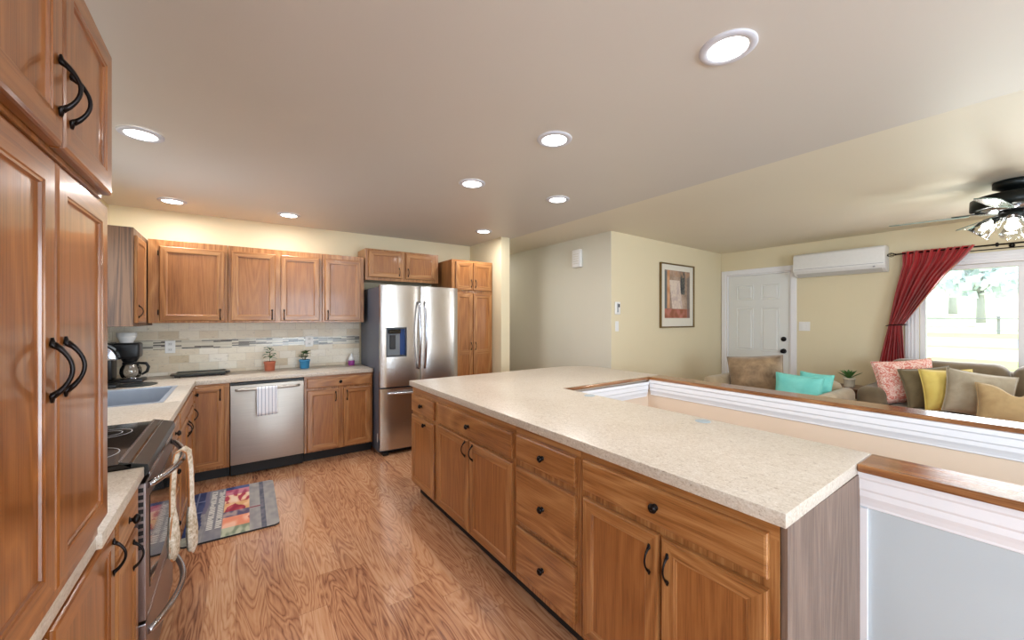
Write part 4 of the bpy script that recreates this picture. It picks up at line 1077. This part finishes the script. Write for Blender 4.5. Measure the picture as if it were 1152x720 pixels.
# loveseat in front of the door, facing the stairwell
r = empty('loveseat', (4.30, 1.86, 0), 0, 'beige loveseat standing in front of the white entry door', 'loveseat')
BEI = fabric('beige_suede', (150, 132, 104), (178, 160, 130), 6, .8)
LW = .40
m = MB(); m.box((.02, -.56, .06), (.80, LW, .36), .03, 3); m.build('base', BEI, r, smooth=60)
m = MB(); m.box((.64, -.54, .3605), (.86, LW, .80), .08, 4); m.build('back', BEI, r, smooth=60)
for y_ in (-.64, LW-.045):
    m = MB(); m.box((.0, y_, .06), (.84, y_+(.13 if y_ < 0 else .165), .745 if y_ < 0 else .80), .062, 5); m.build('arm', BEI, r, smooth=60)
m = MB(); m.box((.03, -.505, .365), (.60, LW-.052, .53), .05, 4); m.build('seat_cushion', BEI, r, smooth=60)
m = MB()
for y_ in (-.55, LW-.07):
    for x in (.06, .74): m.box((x, y_, 0), (x+.06, y_+.06, .0595))
m.build('foot', BLKPL, r)
pillow('back_cushion', 'large marbled brown suede cushion on the loveseat', (4.72, 1.99, .815), .54, .43, .30, (-.16, -.10, -PI/2+.25), MARB, cat='cushion', pinch=.05)
pillow('lumbar_pillow', 'turquoise rectangular pillow leaning in front on the loveseat', (4.50, 1.515, .735), .40, .32, .13, (-.20, .03, -PI/2+.05), TURQ)
pillow('lumbar_pillow', 'turquoise pillow tucked behind the other one beside the loveseat arm', (4.74, 1.45, .74), .28, .32, .12, (-.22, .05, -PI/2), TURQ)
# side table with plant
r = empty('side_table', (5.62, 1.40, .03), 0, 'small dark wood side table between loveseat and sofa', 'side table')
TW = wood('dark_walnut', (58, 34, 20), (92, 56, 34), (120, 78, 48), 'y', .35)
m = MB(); m.box((-.20, -.165, .62), (.20, .165, .655), .004); m.build('top', TW, r)
m = MB(); m.box((-.17, -.14, .55), (.17, .14, .6195), .003); m.build('apron', TW, r)
for x in (-.18, .14):
    for y in (-.15, .11): MB().box((x, y, -.03), (x+.04, y+.04, .5495), .003).build('leg', TW, r)
plant('potted_succulent', (5.60, 1.395, .685), 'spiky succulent in a white pot on the dark side table', (226, 220, 200), .046, .050, .10, 'succ', 'potted plant')

# ------------------------------------------------------------------ recessed lights
RING = plain('light_trim', (200, 200, 208), .5)
def emis(name, rgb, s_):
    t = NT(name); t.setv('Base Color', (1, 1, 1, 1)); t.setv('Emission Color', rgb); t.setv('Emission Strength', s_); return t.m
LENS = emis('light_lens', (1.0, .98, .94, 1), 9.0)
def downlight(x, y, label, w=8.5, rad=.100):
    r = empty('ceiling_light', (x, y, ceil_z(x)-.004), 0, label, 'ceiling light', 'recessed ceiling lights')
    m = MB(); m.lathe([(rad, .003), (rad, -.001), (rad*.96, -.005), (rad*.72, -.006), (rad*.70, -.003)], n=40); m.build('trim_ring', RING, r)
    m = MB(); m.lathe([(rad*.70, -.0035), (0, -.0035)], n=40); m.build('lens', LENS, r)
    add_light('lamp', 'AREA', w, (1.0, .97, .94), (0, 0, -.012), (0, 0, 0), rad*1.3, parent=r, shape='DISK')
for x, y, lb in ((1.535, .745, 'largest recessed light, nearest the viewer at upper right'), (1.50, 1.70, 'recessed light above the middle of the island edge'),
    (1.475, 2.615, 'recessed light above the far corner of the island'), (2.285, 2.545, 'recessed light above the far right part of the island'),
    (2.40, 3.98, 'recessed light above the tall pantry cabinet'), (.43, 4.44, 'recessed light above the middle of the back wall cabinets'),
    (-.45, 4.48, 'recessed light above the corner over the coffee maker'), (-.43, 2.96, 'recessed light on the left beside the tall cupboard'),
    (3.22, 5.7, 'recessed light in the hallway behind the short wall end')):
    downlight(x, y, lb, 6.0 if y > 5 else 8.5)

# ------------------------------------------------------------------ ceiling fan
FX_, FY_ = 4.70, .22
r = empty('ceiling_fan', (FX_, FY_, ceil_z(FX_)), 0, 'dark low-profile ceiling fan with clear glass lamp shades', 'ceiling fan')
FB = plain('fan_black_bronze', (26, 30, 28), .35, .5)
m = MB(); m.lathe([(0, 0), (.10, 0), (.105, -.01), (.105, -.045), (.075, -.06), (.05, -.075), (.05, -.095), (.0, -.095)], n=32); m.build('canopy', FB, r)
m = MB(); m.lathe([(0, -.0955), (.12, -.0955), (.19, -.105), (.215, -.12), (.218, -.195), (.20, -.205), (.0, -.205)], n=48); m.build('motor_housing', FB, r)
m = MB(); m.lathe([(.05, -.2055), (.185, -.2055), (.19, -.212), (.10, -.226), (.05, -.228)], n=48); m.build('housing_ring', CHROME, r)
m = MB(); m.lathe([(0, -.2285), (.075, -.2285), (.075, -.27), (.06, -.285), (.03, -.292), (0, -.292)], n=32); m.build('light_fitter', FB, r)
BL = plain('fan_blade', (118, 138, 128), .22, .0, coat=.4)
for k in range(5):
    aa = math.radians(100+72*k); Mx = Matrix.Rotation(aa, 4, 'Z') @ Matrix.Translation((0, 0, -.225)) @ Matrix.Rotation(math.radians(-13), 4, 'X')
    m = MB(); poly = [(.22, -.045), (.30, -.055), (.60, -.062), (.65, -.050), (.668, 0), (.65, .050), (.60, .062), (.30, .055), (.22, .045)]
    m.prism(poly, -.004, .004, bev=.0015); bmesh.ops.transform(m.bm, matrix=Mx, verts=m.bm.verts[:]); b_ = m.build('blade', BL, r)
    m = MB(); m.prism([(.10, -.018), (.20, -.028), (.28, -.04), (.31, 0), (.28, .04), (.20, .028), (.10, .018)], .005, .010); bmesh.ops.transform(m.bm, matrix=Mx, verts=m.bm.verts[:]); m.build('blade_arm', FB, r)
SHG = glass_mat('clear_shade_glass', (.95, .97, .97, 1), mixf=.10); BULB = emis('bulb', (1, .96, .88, 1), 30.0)
for k in range(4):
    aa = math.radians(180+90*k); d = Vector((math.cos(aa), math.sin(aa), 0)); tilt = Matrix.Rotation(aa, 4, 'Z') @ Matrix.Rotation(-math.radians(42), 4, 'Y')
    base = Vector((0, 0, -.262))+d*.07
    m = MB(); m.tube([base-d*.01, base+d*.03+Vector((0, 0, -.012))], [.016, .022], 12); m.build('lamp_socket', FB, r)
    b0 = base+d*.03+Vector((0, 0, -.014))
    m = MB(); m.lathe([(.026, .0), (.036, -.014), (.052, -.045), (.064, -.085), (.080, -.122), (.083, -.124)], b0, 28, M=tilt); m.build('lamp_shade', SHG, r)
    m = MB(); m.lathe([(0, 0), (.010, -.005), (.013, -.02), (.024, -.045), (.022, -.062), (.012, -.074), (0, -.078)], b0, 18, M=tilt); m.build('bulb', BULB, r)
    add_light('bulb_light', 'POINT', 2.4, (1, .95, .86), b0+(tilt @ Vector((0, 0, -.12))), parent=r).data.shadow_soft_size = .02

# ------------------------------------------------------------------ outdoors, seen through the picture window
def ground_mat(name, a_, b_, sc=.6):
    t = NT(name); v = t.coord('Object'); f = t.noise(v, sc, 5, .6); g = t.noise(v, sc*30, 3)
    t.setv('Base Color', t.ramp(t.math('ADD', t.math('MULTIPLY', f, .6), t.math('MULTIPLY', g, .4)), [(.35, a_), (.65, b_)])); t.setv('Roughness', .95); return t.m
GR = ground_mat('sunlit_grass', (122, 138, 70), (170, 178, 106)); GR2 = ground_mat('hill_grass_hazed', (170, 178, 140), (196, 200, 168), .1)  # hill colour paled to paint in distance haze
def out(name, mb, mat, label, cat, kind='structure'):
    o = mb.build(name, mat, smooth=60); tag(o, label, cat, kind=kind); return o
out('lawn', MB().box((XF+.13, -90, -.6), (76, 120, -.35)), GR, 'pale sunlit lawn outside the picture window', 'lawn')
out('driveway', MB().box((27, -90, -.349), (36, 120, -.34)), ground_mat('pale_concrete', (196, 192, 184), (222, 218, 208)), 'pale concrete driveway outside the window', 'driveway')
out('road', MB().box((39, -90, -.349), (56, 120, -.335)), ground_mat('grey_asphalt', (120, 130, 140), (140, 148, 156)), 'grey road across the lawn outside the window', 'road')
m = MB(); rows = []
for i in range(40):
    x = 76+i*4.0; rows.append([m.bm.verts.new((x, -90+j*6, -.36+max(0, (i-4))**1.35*.085*(1+.3*nz2(i, j, .15, 3)))) for j in range(46)])
for a_, b_ in zip(rows, rows[1:]):
    for j in range(45): m.bm.faces.new((a_[j], b_[j], b_[j+1], a_[j+1]))
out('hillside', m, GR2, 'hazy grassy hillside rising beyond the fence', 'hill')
FP = plain('fence_post', (150, 148, 150), .8)
for k, (y, h_) in enumerate(((16.4, 2.2), (11.2, 2.3), (4.6, 2.0), (1.4, 2.0), (-1.6, 2.0), (-4.8, 2.0))):
    r = empty('fence_post', (74, y, -.35), 0, ['tall fence post farthest left outside the window', 'tall fence post left of the chain gap outside', 'first short fence post right of the gap outside', 'second short fence post right of the gap outside', 'third short fence post outside near the window mullion', 'last fence post outside past the window mullion'][k], 'fence post', 'fence posts outside')
    m = MB(); m.box((-.13, -.13, 0), (.13, .13, h_), .02); m.build('shaft', FP, r)
    m = MB(); m.box((-.19, -.19, h_), (.19, .19, h_+.12), .04); m.build('cap', FP, r)
m = MB(); m.tube([(74, 16.1-4.7*t, .6-1.3*4*t*(1-t)*.6+t*.6) for t in [i/12 for i in range(13)]], .06, 6); tag(m.build('fence_chain', FP), 'drooping chain between the two tall posts outside', 'chain')
m = MB(); m.tube([(73.7, 11, 1.55), (73.7, -12, 1.3)], .07, 6); tag(m.build('fence_rail', FP), 'long top rail of the fence outside the window', 'fence rail')
CR = plain('tree_foliage_hazed', (224, 232, 234), .9, nz=.08, nscale=1.5); TK = plain('tree_trunk_hazed', (180, 178, 176), .9)  # haze and glare painted into leaf and trunk colours
def tree(x, y, z0, h_, rad, label, seed):
    r = empty('tree', (x, y, z0), 0, label, 'tree', 'trees beyond the fence'); rnd = random.Random(seed)
    m = MB(); m.tube([(0, 0, -.5), (.1, .05, h_*.3), (0, 0, h_*.6)], [rad*.09, rad*.07, rad*.03], 8)
    for k in range(5):
        aa = k*1.3; m.tube([(0, 0, h_*.3+k*.2), (math.cos(aa)*rad*.5, math.sin(aa)*rad*.5, h_*.62)], [rad*.035, rad*.012], 6)
    m.build('trunk', TK, r)
    m = MB()
    for k in range(420):
        v = Vector((rnd.gauss(0, 1), rnd.gauss(0, 1), rnd.gauss(0, 1))).normalized()*rnd.random()**.4
        c = Vector((v.x*rad, v.y*rad, h_*.64+v.z*h_*.36)); s_ = rad*(.09+.08*rnd.random())
        ax = Vector((rnd.gauss(0, 1), rnd.gauss(0, 1), rnd.gauss(0, 1))).normalized(); bx = ax.orthogonal().normalized(); cx = ax.cross(bx)
        m.faces([c+bx*s_, c+cx*s_, c-bx*s_, c-cx*s_, c+ax*s_*.4], [(0, 1, 4), (1, 2, 4), (2, 3, 4), (3, 0, 4), (3, 2, 1, 0)])
    m.build('crown', CR, r)
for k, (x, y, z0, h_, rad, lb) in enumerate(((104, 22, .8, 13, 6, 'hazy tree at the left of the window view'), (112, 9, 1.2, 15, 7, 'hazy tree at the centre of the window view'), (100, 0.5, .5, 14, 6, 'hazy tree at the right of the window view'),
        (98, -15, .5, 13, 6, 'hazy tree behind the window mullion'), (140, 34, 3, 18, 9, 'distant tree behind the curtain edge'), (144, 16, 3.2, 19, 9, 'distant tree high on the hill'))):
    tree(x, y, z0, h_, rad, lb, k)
